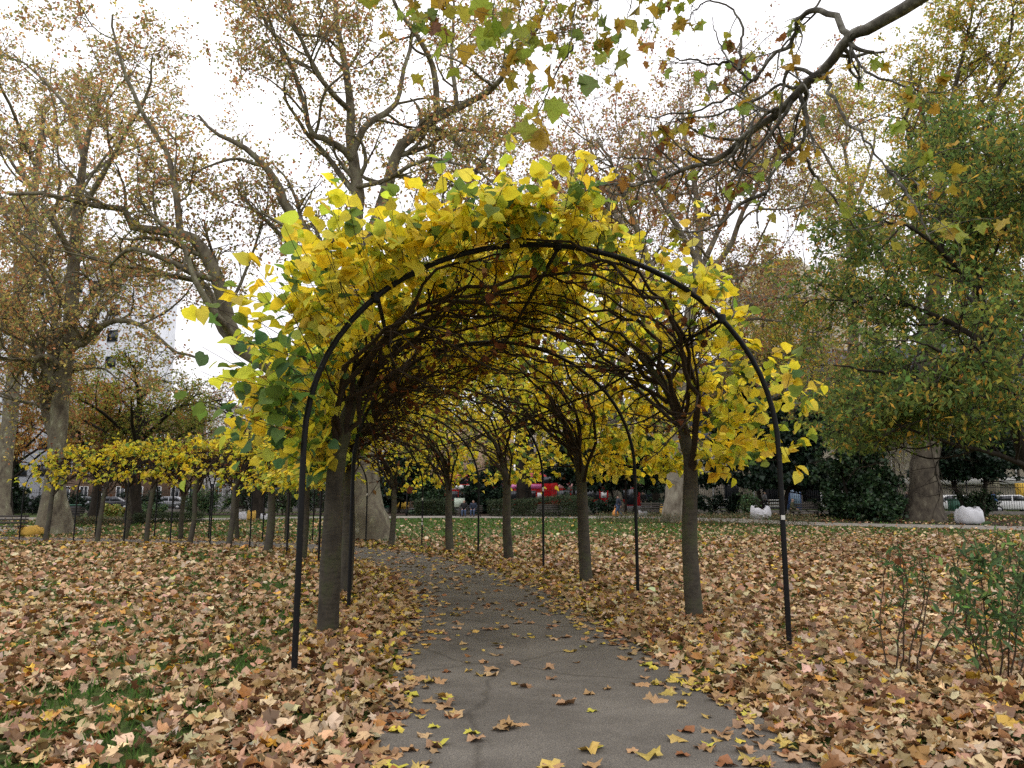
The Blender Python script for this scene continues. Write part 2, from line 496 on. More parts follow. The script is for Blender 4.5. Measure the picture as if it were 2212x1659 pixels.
M_STREET = col_noise_mat('street_asphalt', [(2, 5, [(.3, (.05, .05, .052)), (.7, (.085, .085, .085))], None, 0)])
M_PAVE = col_noise_mat('pavement_slabs', [(2, 5, [(.3, (.3, .29, .27)), (.7, (.42, .4, .37))], None, 0)])

# asphalt of the walk: fine aggregate, worn patches, cracks
M_PATH, t_, b_ = mat_new('walk_asphalt')
n1 = noise(t_, .9, 6, .68); r1 = ramp(t_, [(.32, (.085, .076, .064)), (.5, (.125, .113, .096)), (.66, (.165, .15, .128))])
t_.links.new(n1.outputs[0], r1.inputs[0])
n2 = noise(t_, 95, 4, .8); r2 = ramp(t_, [(.36, (.45, .44, .42)), (.5, (1, 1, 1)), (.64, (1.9, 1.8, 1.6))])
t_.links.new(n2.outputs[0], r2.inputs[0])
mm = t_.nodes.new('ShaderNodeMixRGB'); mm.blend_type = 'MULTIPLY'; mm.inputs[0].default_value = .85
t_.links.new(r1.outputs[0], mm.inputs[1]); t_.links.new(r2.outputs[0], mm.inputs[2])
tc = t_.nodes.new('ShaderNodeTexCoord')
nd = noise(t_, 1.1, 4, .6)
mxv = t_.nodes.new('ShaderNodeMixRGB'); mxv.inputs[0].default_value = .32
t_.links.new(tc.outputs['Object'], mxv.inputs[1]); t_.links.new(nd.outputs['Color'], mxv.inputs[2])
vo = t_.nodes.new('ShaderNodeTexVoronoi'); vo.feature = 'DISTANCE_TO_EDGE'; vo.inputs['Scale'].default_value = .55
t_.links.new(mxv.outputs[0], vo.inputs['Vector'])
rc = ramp(t_, [(.0, (.6, .59, .57)), (.006, (.75, .74, .72)), (.015, (1, 1, 1))]); t_.links.new(vo.outputs['Distance'], rc.inputs[0])
m3 = t_.nodes.new('ShaderNodeMixRGB'); m3.blend_type = 'MULTIPLY'; m3.inputs[0].default_value = .8
t_.links.new(mm.outputs[0], m3.inputs[1]); t_.links.new(rc.outputs[0], m3.inputs[2])
t_.links.new(m3.outputs[0], b_.inputs['Base Color']); b_.inputs['Roughness'].default_value = .85; b_.inputs['Specular IOR Level'].default_value = .3
bumped(t_, b_, n2, .5, .006)

# ground: one sheet, fine near the camera, out to the horizon
ys = np.concatenate([[-300, -100, -40, -15, -6], np.arange(-2, 30, .5), np.arange(30, 112, 1.0), [125, 150, 200, 300, 500, 900]])
xs = np.concatenate([[-900, -400, -200, -120], np.arange(-80, -20, 4.0), np.arange(-20, 20, .8), np.arange(20, 81, 4.0), [120, 200, 400, 900]])
XX, YY = np.meshgrid(xs, ys)
ZZ = terrain(XX, YY)
V = np.column_stack([XX.ravel(), YY.ravel(), ZZ.ravel()])
ny, nx = XX.shape
ii = (np.arange(ny - 1)[:, None] * nx + np.arange(nx - 1)[None]).ravel()
Q = np.column_stack([ii, ii + 1, ii + nx + 1, ii + nx])
tag(link('lawn', mesh_np('lawn', V, Q, np.full(len(Q), 4), M_LAWN, True)), kind='structure')

def ribbon(name, L, Rr, mat, lift, n=160, cross=6, dens=None):
    """sheet between two edges given as ground points"""
    a = resample(L, n); b = resample(Rr, n)
    f = np.linspace(0, 1, cross + 1)[None, :, None]
    P = a[:, None] * (1 - f) + b[:, None] * f
    P[..., 2] = terrain(P[..., 0], P[..., 1]) + lift
    k = cross + 1
    ii = (np.arange(n - 1)[:, None] * k + np.arange(cross)[None]).ravel()
    Q = np.column_stack([ii, ii + 1, ii + k + 1, ii + k])
    tag(link(name, mesh_np(name, P.reshape(-1, 3), Q, np.full(len(Q), 4), mat, True)), kind='structure')
    return np.vstack([a[:, :2], b[::-1, :2]])
def GL(pts): return [G(u, v) for u, v in pts]
walkL = [np.array([-1.15, -4, 0]), np.array([-1.1, 0, 0])] + GL([(785, 1655), (835, 1520), (862, 1400), (880, 1320), (862, 1262), (818, 1232), (752, 1208), (680, 1194), (590, 1186), (480, 1180.5), (330, 1176), (160, 1172.5), (0, 1169.5), (-200, 1166)])
walkR = [np.array([2.7, -4, 0]), np.array([2.45, 0, 0])] + GL([(1765, 1655), (1630, 1540), (1505, 1470), (1392, 1405), (1270, 1330), (1160, 1262), (1050, 1224), (960, 1203), (880, 1191), (800, 1183), (690, 1176), (540, 1170), (300, 1165), (100, 1161.5), (-200, 1157)])
WALK = ribbon('path', walkL, walkR, M_PATH, .012, 260, 10)
back_top = GL([(-260, 1120), (0, 1118), (433, 1119.5), (620, 1117), (830, 1115.6), (1050, 1114.8), (1290, 1115), (1500, 1118.5), (1750, 1128), (1950, 1132.5), (2300, 1139)])
back_bot = GL([(-260, 1126), (0, 1124), (433, 1124.5), (620, 1122), (830, 1119.8), (1050, 1119.2), (1290, 1120.5), (1500, 1125), (1750, 1135), (1950, 1140), (2300, 1147.5)])
BACK = ribbon('far_path', back_bot, back_top, M_GRAVEL, .014, 240, 4)
patch = ribbon('bench_paving', GL([(-120, 1152), (0, 1150), (110, 1147), (200, 1146)]), GL([(-120, 1141), (0, 1139), (110, 1138.5), (200, 1139)]), M_GRAVEL, .013, 40, 4)
# planting bed of bare soil between the far path and the railings
bed_far = [np.array([x, y, 0]) for x, y in ((-40, 72), (-8, 75), (4, 66), (18, 61), (36, 54.2), (46, 50.5))]
bed_near = [p + np.array([0, .05, 0]) for p in GL([(300, 1113), (800, 1114), (1200, 1113.5), (1500, 1117.5), (1750, 1127), (2000, 1132.5), (2330, 1139)])]
ribbon('flower_bed', bed_near, bed_far, M_SOIL, .02, 120, 6)
ribbon('street', [np.array([-110, 76, 0]), np.array([0, 80, 0]), np.array([90, 70, 0])], [np.array([-110, 112, 0]), np.array([0, 112, 0]), np.array([90, 112, 0])], M_STREET, .03, 40, 8)

def inside(poly, x, y):
    px_, py_ = poly[:, 0], poly[:, 1]; c = np.zeros(len(x), bool); j = len(poly) - 1
    for i in range(len(poly)):
        if (py_[i] > y.min() - 1 or py_[j] > y.min() - 1):
            s_ = ((py_[i] > y) != (py_[j] > y)) & (x < (px_[j] - px_[i]) * (y - py_[i]) / (py_[j] - py_[i] + 1e-12) + px_[i]); c ^= s_
        j = i
    return c
def edge_dist(poly, x, y):
    """distance to the nearest polygon vertex (dense polygon)"""
    d = np.full(len(x), 1e9)
    for k in range(0, len(poly), 2):
        d = np.minimum(d, (x - poly[k, 0]) ** 2 + (y - poly[k, 1]) ** 2)
    return np.sqrt(d)

# ------------------------------------------------------------------ fallen leaves and grass
PAL_LITTER = [(3.2, (.42, .265, .125)), (3.0, (.5, .35, .19)), (2.2, (.3, .165, .07)), (1.6, (.16, .08, .036)), (1.4, (.58, .44, .28)), (.35, (.6, .38, .05)), (.5, (.42, .19, .045))]
PAL_PATHLEAF = [(3, (.4, .24, .12)), (1.5, (.5, .36, .1)), (.9, (.6, .44, .07)), (1.2, (.28, .13, .05)), (1.5, (.5, .34, .18))]
PAL_YELLOW = [(3, (.66, .47, .05)), (1.5, (.5, .33, .06)), (1, (.6, .5, .15))]
def scatter(y0, y1, dens, margin=2.0, k=.72):
    A = k * (y1 ** 2 - y0 ** 2) + 2 * margin * (y1 - y0)
    n = int(A * dens)
    y = np.sqrt(rng.uniform(y0 ** 2, y1 ** 2, n)); x = rng.uniform(-1, 1, n) * (k * y + margin)
    return x, y
def litter_keep(x, y):
    on = inside(WALK, x, y)
    ed = np.zeros(len(x)); 
    ed = edge_dist(WALK, x, y)
    lawn = np.clip(1.3 - 1.35 * np.clip(vnoise(x * .8, y * .8, 3) * .42 + vnoise(x * 5.3, y * 5.3, 4) * .75 - .22, 0, 1) * np.where(x < 0, 1.42, .95), .02, 1)
    lawn = np.where((ed < 1.3) & (y > 2), np.maximum(lawn, .95), lawn)
    lawn = np.where((x > 1.5) & (y < 9.5), np.maximum(lawn, .97), lawn)
    right = x > 0
    far = np.interp(y, [0, 20, 30, 38, 46, 56], [1, 1, .75, .42, .2, .06])
    far_r = np.interp(y, [0, 22, 32, 40, 48], [1, 1, .85, .6, .4])
    far = np.where((x > 7 + (y - 25) * .12), far_r, far)
    far = np.where(x < -10, np.interp(y, [0, 30, 40, 55], [1, 1, .7, .35]), far)
    # on the walk: sparse in the middle, thick where it meets the right-hand verge
    side = np.clip((x - (.2 + 0 * y)) / 2.2, 0, 1)
    onp = np.where(ed < .2, .34, np.where(ed < .5, .09, .026)) * np.where(y < 12, 1, 1.25) + .012 * side
    onp = onp * np.interp(y, [0, 7, 12, 24], [.6, 1.0, 2.2, 3.2])
    bk = inside(BACK, x, y)
    p = np.where(on, onp, lawn * far)
    p = np.where(bk, .04, p)
    return p, on, ed
def litter(y0, y1, dens, tm, smin, smax, lift, tilt, path_too=True):
    x, y = scatter(y0, y1, dens)
    p, on, ed = litter_keep(x, y)
    k = rng.random(len(x)) < p
    x, y, on, ed = x[k], y[k], on[k], ed[k]
    n = len(x)
    z = terrain(x, y) + np.where(on, .022, rng.uniform(.01, lift, n))
    Nn = nrm(rng.normal(size=(n, 3)) * np.where(on, .1, tilt)[:, None] + np.array([0, 0, 1.0]))
    a = rng.uniform(0, 6.283, n); D = np.column_stack([np.cos(a), np.sin(a), np.zeros(n)])
    D = nrm(D - (D * Nn).sum(-1, keepdims=True) * Nn)
    S = rng.uniform(smin, smax, n) * np.where(on, 1.1, 1)
    C = pick(PAL_LITTER, n, .2)
    # lime leaves, yellow, drop round the walk and under the arches
    near = (ed < 2.2) & (y > 7) & (rng.random(n) < np.interp(ed, [0, 2.2], [.5, .08]) * np.interp(y, [7, 14], [.3, 1]))
    C[near] = pick(PAL_YELLOW, int(near.sum()))
    C[on] = pick(PAL_PATHLEAF, int(on.sum()))
    S = np.where(near, S * .62, S)
    return np.column_stack([x, y, z]), D, Nn, S, C, on
lit = []
bands = [(3.6, 7.2, 330, PL_NEAR, .06, .14, .07, .42), (7.2, 13.0, 235, PL_MID, .065, .145, .065, .45), (13.0, 22.0, 135, PL_FAR, .075, .16, .06, .5), (22.0, 34.0, 55, PL_FAR, .1, .2, .06, .5), (34.0, 58.0, 22, PL_FAR, .1, .2, .05, .5)]
data = [litter(*b) for b in bands]
# the nearest leaves lying loose on the walk are things of their own
LEAF_LITTER = leaf_variants('fallen_leaf', PL_NEAR, PAL_PATHLEAF[:1] + PAL_PATHLEAF[3:], M_LITTER, 8)
LEAF_LITTER_Y = leaf_variants('fallen_leaf', PL_NEAR, PAL_PATHLEAF[1:3], M_LITTER, 6)
loose = []
for bi in (0, 1):
    P, D, Nn, S, C, on = data[bi]
    idx = np.where(on & (np.abs(P[:, 0]) < P[:, 1] * .7 + .3))[0]
    loose += [(P[i, 1], bi, i) for i in idx]
loose.sort()
loose = loose[:280]
drop = {0: [], 1: []}
for _, bi, i in loose:
    P, D, Nn, S, C, on = data[bi]
    drop[bi].append(i)
    yel = random.random() < .34
    me = random.choice(LEAF_LITTER_Y if yel else LEAF_LITTER)
    o = link('fallen_leaf', me); o.matrix_world = leaf_matrix(P[i], D[i], Nn[i], S[i])
    tag(o, 'yellow fallen leaf lying flat on the asphalt walk' if yel else 'brown fallen plane leaf lying on the asphalt walk', 'leaf', 'yellow leaves loose on the walk' if yel else 'brown leaves loose on the walk')
for bi, (P, D, Nn, S, C, on) in enumerate(data):
    k = np.ones(len(P), bool)
    if bi in drop: k[drop[bi]] = False
    me = leaves_mesh('leaf_litter', bands[bi][3], P[k], D[k], Nn[k], S[k], C[k], M_LITTER, .08)
    tag(link('leaf_litter', me), 'thick litter of brown plane leaves on the ' + ('nearest lawn', 'lawn beside the first arches', 'lawn under the middle arches', 'lawn before the bend', 'far lawn')[bi], kind='stuff')

# grass: blades in tufts where the litter thins out
def blades(y0, y1, dens, h0, h1, wmul):
    x, y = scatter(y0, y1, dens)
    p, on, ed = litter_keep(x, y)
    gap = np.clip(1.0 - p, 0, 1) ** 1.3
    k = (rng.random(len(x)) < gap * .95 + .015) & ~on & (ed > .12) & ~inside(BACK, x, y)
    x, y = x[k], y[k]; n = len(x)
    D = nrm(rng.normal(size=(n, 3)) * np.array([.5, .5, .2]) + np.array([0, 0, 1.0]))
    a = rng.uniform(0, 6.283, n); Nn = np.column_stack([np.cos(a), np.sin(a), np.zeros(n)]); Nn = nrm(Nn - (Nn * D).sum(-1, keepdims=True) * D)
    S = rng.uniform(h0, h1, n)
    C = pick([(2, (.075, .15, .03)), (1.3, (.11, .2, .045)), (.6, (.05, .1, .025)), (.3, (.2, .2, .08))], n, .2)
    return np.column_stack([x, y, terrain(x, y)]), D, Nn, S, C, wmul
gP = [blades(3.6, 9, 420, .05, .13, 1), blades(9, 20, 110, .06, .13, 1), blades(20, 56, 22, .08, .16, 1)]
BL2 = [(BLADE[0][0] * np.array([2.2, 1, 1]), BLADE[0][1])]
BL3 = [(BLADE[0][0] * np.array([6, 1, 1]), BLADE[0][1])]
for (P, D, Nn, S, C, _), tm in zip(gP, (BLADE, BL2, BL3)):
    tag(link('grass', leaves_mesh('grass', tm, P, D, Nn, S, C, M_GRASS, .1)), 'green grass blades showing through the fallen leaves', kind='stuff')

# ================================================================== THE ARCH WALK
M_IRON, t_, b_ = mat_new('black_iron_paint')
n1 = noise(t_, 30, 6, .7); r1 = ramp(t_, [(.0, (.006, .006, .0065)), (.62, (.009, .009, .0095)), (.70, (.06, .06, .058)), (.8, (.13, .125, .12))])
t_.links.new(n1.outputs[0], r1.inputs[0]); t_.links.new(r1.outputs[0], b_.inputs['Base Color'])
b_.inputs['Roughness'].default_value = .5
b_.inputs['Specular IOR Level'].default_value = .2
bumped(t_, b_, n1, .2, .004)
M_STICK = simple('white_sticker', (.7, .69, .64), .6)

inner_px = [(635, 1460), (753, 1315), (726, 1252), (688, 1218), (619, 1200), (539, 1184), (453, 1179), (367, 1175), (267, 1173), (158, 1171), (41, 1167)]
outer_px = [(1706, 1406), (1378, 1285), (1174, 1228), (1033, 1197), (911, 1182), (790, 1173.5), (675, 1168), (567, 1167), (450, 1165), (333, 1163), (205, 1161)]
INN = np.array([G(*p) for p in inner_px]); OUT = np.array([G(*p) for p in outer_px])
NH = len(INN)
HS = np.interp(np.arange(NH), [0, 3, 7, 10], [2.15, 2.1, 1.95, 1.85])
HT = np.interp(np.arange(NH), [0, 3, 7, 10], [4.42, 4.3, 3.7, 3.45])
def lerp_row(A, s):
    s = np.clip(np.asarray(s, float), 0, NH - 1.0001); i = s.astype(int); f = s - i
    A = np.asarray(A)
    return A[i] * (1 - f)[..., None] + A[i + 1] * f[..., None] if A.ndim > 1 else A[i] * (1 - f) + A[i + 1] * f
def surf(s, th, off=0.0):
    """point of the vault: s along the walk (hoop number), th 0 = left-hand foot of the curve ... pi = right-hand; below the curve th runs down the legs"""
    s = np.asarray(s, float); th = np.asarray(th, float)
    A = lerp_row(INN, s); B = lerp_row(OUT, s)
    ext = (s - np.clip(s, 0, NH - 1.0001))[..., None] * (INN[1] - INN[0] + OUT[1] - OUT[0]) / 2
    hs = lerp_row(HS, s); ht = lerp_row(HT, s)
    C = (A + B) / 2 + ext; W = (A - B) / 2; a = np.linalg.norm(W[..., :2], axis=-1)
    c, sn = np.cos(np.clip(th, 0, math.pi)), np.sin(np.clip(th, 0, math.pi))
    low = np.where(th < 0, th, np.where(th > math.pi, math.pi - th, 0)) * 1.6
    P = C + W * c[..., None]
    P[..., 2] = C[..., 2] + hs + (ht - hs) * sn ** .92 + low
    Wn = W / a[..., None]
    Nv = Wn * (c / a)[..., None]
    Nv[..., 2] = sn / (ht - hs)
    Nv = nrm(Nv)
    return P + Nv * np.asarray(off)[..., None], Nv

frame = thing('pergola_frame', (INN[0] + OUT[0]) / 2, 'black iron frame of tall round hoops carrying the arched walk of yellow limes', 'pergola')
f0 = Vector(frame.location)
def under(name, me, parent):
    """mesh built in world coordinates, hung under an empty that stands elsewhere"""
    o = link(name, me, parent); o.location = -Vector(parent.location) if parent.rotation_euler.z == 0 else o.location
    return o
for k in range(NH):
    th = np.linspace(0, math.pi, 34)
    arc, _ = surf(np.full(34, float(k)), th)
    la = INN[k].copy(); lb = OUT[k].copy(); la[2] -= .05; lb[2] -= .05
    pts = np.vstack([la, la + (arc[0] - la) * .5, arc, lb + (arc[-1] - lb) * .5, lb])
    V, Q = tube_arrays(pts[None], np.full((1, len(pts)), .031 if k < 4 else .029), 10 if k < 4 else 6)
    hoop = under('hoop', mesh_np('hoop', V, Q, np.full(len(Q), 4), M_IRON, True), frame)
    for thc in (.72, math.pi / 2, math.pi - .72):
        m = MB()
        q, nv = surf(np.array([float(k)]), np.array([thc])); m.lathe([(.047, -.05), (.05, -.04), (.05, .04), (.047, .05)], 0, 0, 8)
        Vc = m.V[-1]; Vc[:] = Vc + q[0]
        cl = under('clamp', m.mesh('clamp', M_IRON), frame); cl.location = (0, 0, 0); cl.parent = hoop
for thc, nm in ((.72, 'rail'), (math.pi / 2, 'rail'), (math.pi - .72, 'rail')):
    s = np.linspace(0, NH - 1, 80)
    q, nv = surf(s, np.full(80, thc), np.full(80, -.045))
    V, Q = tube_arrays(q[None], np.full((1, 80), .024), 6)
    under('rail', mesh_np('rail', V, Q, np.full(len(Q), 4), M_IRON, True), frame)
# stickers wrapped on the front posts
def sticker(base, z, r, ang, h, wdt, parent):
    V = []
    for j in range(2):
        for i in range(6):
            a = ang + wdt * (i / 5 - .5); V.append((base[0] + r * math.cos(a), base[1] + r * math.sin(a), z + h * (j - .5)))
    Fc = [(i, i + 1, i + 7, i + 6) for i in range(5)]
    m = MB(); m.add(V, Fc); return under('sticker', m.mesh('sticker', M_STICK), parent)
for k, side, zz in ((0, 'o', 1.44), (2, 'o', 1.95),  (4, 'o', 1.75), (4, 'o', 1.0), (4, 'o', .85), (5, 'o', 1.9)):
    b0 = (OUT if side == 'o' else INN)[k]
    sticker(b0, b0[2] + zz, .0345, -math.pi / 2 - .1, 0.05 if k < 2 else .1, 1.4, frame)

# ------------------------------------------------------------------ limes trained over the hoops
PAL_LIMEL = [(4.6, (.86, .68, .045)), (2.4, (.8, .7, .09)), (1.4, (.54, .6, .06)), (.9, (.2, .3, .05)), (.4, (.10, .19, .06)), (.3, (.62, .4, .05))]
PAL_LIMEL_G = [(2.4, (.84, .68, .05)), (1.8, (.56, .6, .07)), (1.5, (.16, .27, .05)), (1.2, (.08, .17, .06)), (.5, (.6, .4, .05))]
PAL_DEAD = [(1, (.16, .06, .03)), (1, (.22, .09, .04)), (.4, (.3, .15, .06))]
LIME_VAR = leaf_variants('leaf', HEART, PAL_LIMEL, M_LIME, 18)
LIME_VAR_G = leaf_variants('leaf', HEART, PAL_LIMEL_G, M_LIME, 18)
outer_t = [(1500, 1338), (1266, 1258), (1099, 1211), (972, 1192), (844, 1183), (725, 1174.5), (620, 1169), (512, 1168), (390, 1166), (269, 1164.5)]
inner_t = [(708, 1370), (745, 1280), (702, 1237), (654, 1208), (578, 1192.5), (493, 1184), (409, 1177), (316, 1174), (210, 1173), (98, 1170.5)]
ORD = ['nearest', 'second', 'third', 'fourth', 'fifth', 'sixth', 'seventh', 'eighth', 'ninth', 'tenth']
CAMP = np.array([0, 0, EYE])
def lime(k, left):
    base = G(*((inner_t if left else outer_t)[k]))
    st = k + .48
    sgn = 1 if left else -1
    th0 = 0.0 if left else math.pi
    near = k < 2
    det = 1.0 if k < 2 else (.75 if k < 4 else .5)
    row = 'left-hand' if left else 'right-hand'
    t = thing('lime_tree', base, '%s lime from the front in the %s row of the yellow arched walk' % (ORD[k] if k else 'very first', row), 'tree', group='limes trained over the arched walk')
    hs = float(lerp_row(HS, np.array([st]))[0])
    # trunk: from the foot up to the curve, then on along it
    foot = base.copy(); foot[2] -= .06
    th_top = .42 * sgn
    sA, _ = surf(np.array([st]), np.array([th0]), np.array([-.05]))
    up = np.array([surf(np.array([st]), np.array([th0 + sgn * q]), np.array([-.09]))[0][0] for q in (.12, .3, .55, .8, 1.05)])
    mid = foot * .5 + sA[0] * .5 + np.array([rng.normal(0, .04), rng.normal(0, .04), 0])
    r0 = rng.uniform(.105, .135) * (.86 if k > 4 else 1) * (1.02 if k == 0 and left else 1)
    tp, tr = resample(np.vstack([foot, foot * .93 + mid * .07, mid, sA[0], up[:4]]), 26, [r0 * 1.3, r0 * 1.1, r0 * .95, r0 * .88, r0 * .8, r0 * .62, r0 * .45, r0 * .3])
    ang = np.arange(12) * 2 * math.pi / 12
    wav = 1 + .05 * np.sin(3 * ang + 1)[None, None] + .02 * rng.normal(size=(1, 26, 12))
    V, Q = tube_arrays(tp[None], tr[None], 12, wav)
    under('trunk', mesh_np('trunk', V, Q, np.full(len(Q), 4), M_BARK_LIME, True), t)
    # limbs fan out over the vault
    nl = 9 if k < 4 else 7
    K = 16
    LP, LR = [], []
    fr = np.linspace(0, 1, K)
    for j in range(nl):
        ds = (-.62 + 1.24 * (j + .5) / nl) + rng.normal(0, .06)
        span = rng.uniform(1.2, 2.0) if abs(ds) < .4 else rng.uniform(.9, 1.7)
        z0 = -.3 + 1.3 * rng.random() ** 1.3
        start = tp[np.argmin(np.abs(tp[:, 2] - (sA[0, 2] + z0)))]
        o0 = max(0., z0) * .3
        ss = st + ds * (1 - (1 - fr) ** 1.8)
        if k == 0: ss = np.maximum(ss, -.06 + .05 * rng.random())
        thh = th0 + sgn * (-.02 + o0 + span * fr ** .95)
        bump = .10 * np.sin(fr * rng.uniform(5, 10) + rng.uniform(0, 6)) + .05 * rng.normal(size=K)
        p, nv = surf(ss, thh, -.07 + bump)
        wgt = np.clip(1 - fr * 4.5, 0, 1)[:, None] ** 1.2
        p = p * (1 - wgt) + start[None] * wgt
        LP.append(p); LR.append(np.linspace(rng.uniform(.03, .046), .011, K))
    LP = np.array(LP); LR = np.array(LR)
    cr = nrm(surf(np.array([st]), np.array([math.pi / 2]))[1])
    n2 = int((150 if left else 110) * det)
    P2, R2 = sprout(LP, LR, n2, .12, .98, (.6, 1.7), (20, 65), 8, .2, .03, .6, .35, rmin=.005)
    n3 = int((560 if left else 380) * det)
    P3, R3 = sprout(P2, R2, n3, .1, 1, (.25, .8), (25, 75), 5, .22, .02, .6, .4, rmin=.0035)
    for Pq, am in ((P2, .75), (P3, .5)):                             # keep the mesh near the vault: pull strays back
        ctr = (lerp_row(INN, np.full(1, st)) + lerp_row(OUT, np.full(1, st)))[0] / 2
        lo = terrain(0, base[1]) + hs - .45
        Pq[..., 2] = np.where(Pq[..., 2] < lo, lo + (Pq[..., 2] - lo) * .35, Pq[..., 2])
    if k < 4:
        for j in range(nl):
            under('limb', tubes_mesh('limb', [(LP[j:j + 1], LR[j:j + 1], 7)], M_BRANCH), t)
        gs = [(P2, R2, 4), (P3[:, ::2], R3[:, ::2], 3)]
    else:
        gs = [(LP, LR, 5), (P2[:, ::2], R2[:, ::2], 3), (P3[:, ::2], R3[:, ::2], 3)]
    # shoots standing outwards, carrying the leaves
    ns = int((820 if left else 360) * (1.0 if k < 2 else .5 if k < 4 else .3 if k < 5 else .1))
    ss = st + rng.normal(0, .33, ns)
    if k == 0: ss = np.where(ss < -.02, rng.uniform(-.07, .2, ns), ss)
    u = rng.random(ns)
    fr_ = np.zeros(ns, bool)
    if k == 0 and left:
        fr_[:150] = True; ss[:150] = rng.uniform(-.1, .04, 150)
        u[:150] = rng.uniform(.08, .95, 150)
    tmax = 1.75 if left else 1.55
    thh = th0 + sgn * (u ** .9 * (tmax + (.1 if k < 5 else -.15)) - (.1 if k < 5 else -.15))
    p, nv = surf(ss, thh, rng.uniform(-.03, .2, ns))
    d = nrm(nv * .8 + np.array([0, 0, .35]) + rng.normal(size=(ns, 3)) * .42 + np.where(fr_, .5, 0)[:, None] * np.array([0, -1.0, 0]))
    ln = rng.uniform(.25, 1.05, ns) ** 1.15 * ((np.where(u < .42, 1.25, .82) if left else .9) if k < 2 else .9 if k < 4 else .75)
    Ks = 6
    SP = np.empty((ns, Ks, 3)); SP[:, 0] = p
    for q in range(1, Ks):
        d = nrm(d + rng.normal(size=(ns, 3)) * .12 + np.array([0, 0, .05]) - np.array([0, 0, .02]) * q)
        SP[:, q] = SP[:, q - 1] + d * (ln / (Ks - 1))[:, None]
    SR = np.full((ns, Ks), .0048) * np.linspace(1, .5, Ks)
    gs.append((SP[:, [0, 2, 5]], SR[:, [0, 2, 5]], 3))
    me = tubes_mesh('branches', gs, M_BRANCH)
    tag(under('branches', me, t), kind='stuff')
    # leaves along the shoots
    per = 8 if k < 5 else 6
    tq = np.clip(rng.random((ns, per)) ** .8, .05, .999) * (Ks - 1); i = tq.astype(int); f = (tq - i)[..., None]
    row_i = np.arange(ns)[:, None]
    LPt = (SP[row_i, i] * (1 - f) + SP[row_i, i + 1] * f).reshape(-1, 3)
    n = len(LPt)
    outw = np.repeat(nv, per, 0)
    D = nrm(outw * .5 + rng.normal(size=(n, 3)) * .75 + np.array([0, 0, -.45]))
    LPt = LPt + D * rng.uniform(.02, .06, (n, 1))
    Nn = nrm(rng.normal(size=(n, 3)) * .55 + outw * .5 + np.array([0, 0, .9])); Nn = nrm(Nn - (Nn * D).sum(-1, keepdims=True) * D)
    S = rng.uniform(.1, .17, n) if k < 5 else rng.uniform(.12, .19, n)
    # dry brown leaves caught in the branches below
    nd = int(130 * det) * (2 if left else 1)
    tq = rng.integers(0, len(P3), nd)
    Pd = P3[tq, rng.integers(1, 5, nd)]; Dd, Nd = leaf_frames(nd, 1.2)
    green = left and k < 2
    C = pick(PAL_LIMEL_G if green else PAL_LIMEL, n, .16)
    if green:                                                        # the low left flank is still green, the top has turned
        hi = (LPt[:, 2] > base[2] + hs + 1.1) & (rng.random(n) < .93)
        C[hi] = pick(PAL_LIMEL, int(hi.sum()), .14)
    zmin = base[2] + hs + (rng.normal(.02, .12, n) if k else rng.normal(-.12, .14, n) - (.1 if left else 0))
    keep = LPt[:, 2] > zmin
    if k < 2:
        dist = np.linalg.norm(LPt - CAMP, axis=1) - S * 12 + ~keep * 99
        idx = np.argsort(dist)[:420]; idx = rng.permutation(idx)[:300]
        keep[idx] = False
        var = LIME_VAR_G if green else LIME_VAR
        par_inv = Matrix.Translation(-Vector(t.location))
        for q in idx:
            vv = LIME_VAR if LPt[q, 2] > base[2] + hs + 1.1 else var
            o = bpy.data.objects.new('leaf', random.choice(vv)); COL.objects.link(o); o.parent = t
            o.matrix_local = par_inv @ leaf_matrix(LPt[q], D[q], Nn[q], S[q])
    tm = HEART if k < 2 else HEART_LO
    me = leaves_mesh('foliage', tm, LPt[keep], D[keep], Nn[keep], S[keep], C[keep], M_LIME, .07)
    tag(under('foliage', me, t), kind='stuff')
    me = leaves_mesh('dry_leaves', PL_FAR, Pd, Dd, Nd, rng.uniform(.06, .12, nd), pick(PAL_DEAD, nd), M_CROWN, .1)
    tag(under('dry_leaves', me, t), 'brown dry leaves caught in the branches', kind='stuff')
for k in range(10):
    lime(k, True); lime(k, False)

